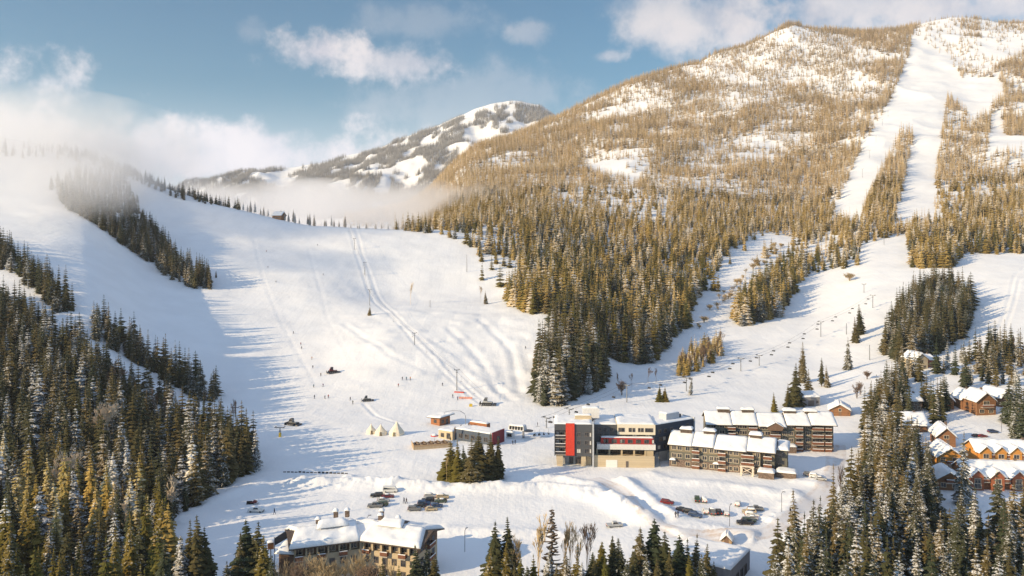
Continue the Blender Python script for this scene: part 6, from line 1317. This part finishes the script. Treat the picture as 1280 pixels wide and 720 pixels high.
def crest(px, tall, kind, m, label, group, wide, name='bare_tree'):
    """a tree on the skyline of the saddle"""
    ys = np.linspace(650, 960, 300); r = HORIZON + F * (CAMZ - grid_z((px - 640) / F * ys, ys)) / ys; y = ys[int(np.argmin(r))] - 4
    bare(px, float(HORIZON + F * (CAMZ - grid_z((px - 640) / F * y, y)) / y), float(HORIZON + F * (CAMZ - grid_z((px - 640) / F * y, y)) / y) - tall, kind, m, label, group, wide, name)
for k in range(26): bare(float(gx.uniform(185, 300)), float(gx.uniform(515, 562)), 0, 1 + k % 2, 'twig_brown', 'thin leafless trunk in the grey grove at the forest edge', 'leafless trunks at the forest edge', .35) if False else None
for k in range(24):
    px = 190 + 4.6 * k + float(gx.uniform(-2, 2)); b = 530 + (px - 190) * .22 + float(gx.uniform(-14, 12)); bare(px, b, b - float(gx.uniform(30, 46)), 1 + k % 2, 'twig_brown', 'thin leafless tree in the grey grove at the forest edge', 'leafless grove at the forest edge', .32)
for k in range(26):
    px = float(gx.uniform(850, 902)); b = 470 - (px - 850) * .42 + float(gx.uniform(-8, 4)); bare(px, b, b - float(gx.uniform(18, 30)), 1 + k % 2, 'twig_brown', 'brown leafless alder in the thicket at the foot of the glade', 'alders of the brown thicket', .5)
for k in range(40):
    px = float(gx.uniform(872, 978)); b = 404 - (px - 872) * .98 + float(gx.uniform(-6, 10)); bare(px, b, b - float(gx.uniform(4, 9)), 10 + k % 3, 'twig_gold', 'low straw-coloured bush scattered over the sunny glade', 'bushes of the sunny glade', 1.5, 'bush')
for k in range(26):
    px = 304 + k * 5.2 + float(gx.uniform(-3, 3)); b = 263 + (px - 304) * .162; 
    if abs(px - 346) < 9 or abs(px - 399) < 6: continue
    crest(px, float(gx.uniform(9, 19)), (25, 21, 23)[k % 3], 'needles_white', 'white-frosted tree standing on the saddle skyline', 'frosted trees along the skyline', 1.25)
for k in range(26):
    px = 440 + k * 5.4 + float(gx.uniform(-3, 3)); crest(px, float(gx.uniform(4, 10)), 20 + k % 3, 'needles_white', 'pale frosted shrub on the far edge of the upper snowfield', 'frosted shrubs along the snowfield edge', 1.0, 'bush')
# ------------------------------------------------------------------ fog banks: soft, uneven lumps of cloud lying on the land
def fog_material(name, dens, col, scale, thr=.45):
    m = bpy.data.materials.new(name); m.use_nodes = True; nt = m.node_tree; nt.nodes.clear()
    out = nt.nodes.new('ShaderNodeOutputMaterial'); v = nt.nodes.new('ShaderNodeVolumePrincipled'); v.inputs['Color'].default_value = (*col, 1); v.inputs['Anisotropy'].default_value = .2
    tc = nt.nodes.new('ShaderNodeTexCoord'); geo = nt.nodes.new('ShaderNodeNewGeometry')
    ln = nt.nodes.new('ShaderNodeVectorMath'); ln.operation = 'LENGTH'; L(nt, tc.outputs['Object'], ln.inputs[0])
    nz = N(nt, 'ShaderNodeTexNoise', Scale=scale, Detail=6.0, Roughness=.6); L(nt, geo.outputs['Position'], nz.inputs['Vector'])
    q = mathn(nt, 'ADD', ln.outputs['Value'], mathn(nt, 'MULTIPLY', mathn(nt, 'SUBTRACT', nz.outputs[0], .5), 1.9))
    L(nt, mathn(nt, 'MULTIPLY', ramp(nt, q, 1.0, thr, 0, 1), dens), v.inputs['Density']); L(nt, v.outputs[0], out.inputs['Volume']); return m
def fog(px, py, dist, rx, ry, rz, dens, scale, col=(.985, .98, .99)):
    x = (px - 640) / F * dist; z = CAMZ - (py - HORIZON) * dist / F
    bm = bmesh.new(); bmesh.ops.create_icosphere(bm, subdivisions=3, radius=1.0); me = bpy.data.meshes.new('fog'); bm.to_mesh(me); bm.free(); me.materials.append(fog_material('fog', dens, col, scale))
    o = bpy.data.objects.new('fog', me); COL.objects.link(o); o.location = (x, dist, z); o.scale = (rx, ry, rz); tag(o, 'pale drifting fog bank lying over the land', kind='stuff'); return o
fog(30, 205, 800, 200, 170, 78, .009, .012)
fog(85, 235, 640, 70, 60, 34, .008, .02)
fog(470, 262, 1250, 330, 220, 50, .0060, .008)
fog(330, 250, 1500, 300, 200, 46, .0055, .007)
SC.cycles.volume_step_rate = 1.0; SC.cycles.volume_max_steps = 64
# ------------------------------------------------------------------ the winter air itself
hm = bpy.data.materials.new('haze'); hm.use_nodes = True; hn = hm.node_tree; hn.nodes.clear()
ho = hn.nodes.new('ShaderNodeOutputMaterial'); hv = hn.nodes.new('ShaderNodeVolumePrincipled'); hv.inputs['Color'].default_value = (.93, .94, .97, 1); hv.inputs['Density'].default_value = .00005; hv.inputs['Anisotropy'].default_value = .3
hn.links.new(hv.outputs[0], ho.inputs['Volume'])
zlo = float(min(ZZ.min(), FZ.min())) - 1; zhi = float(max(ZZ.max(), FZ.max())) + 60
hz_ = MB().box(float(XX.min()) - 20, float(XX.max()) + 20, -400, float(YY.max()) + 60, zlo, zhi).build('haze', hm); tag(hz_, kind='stuff')
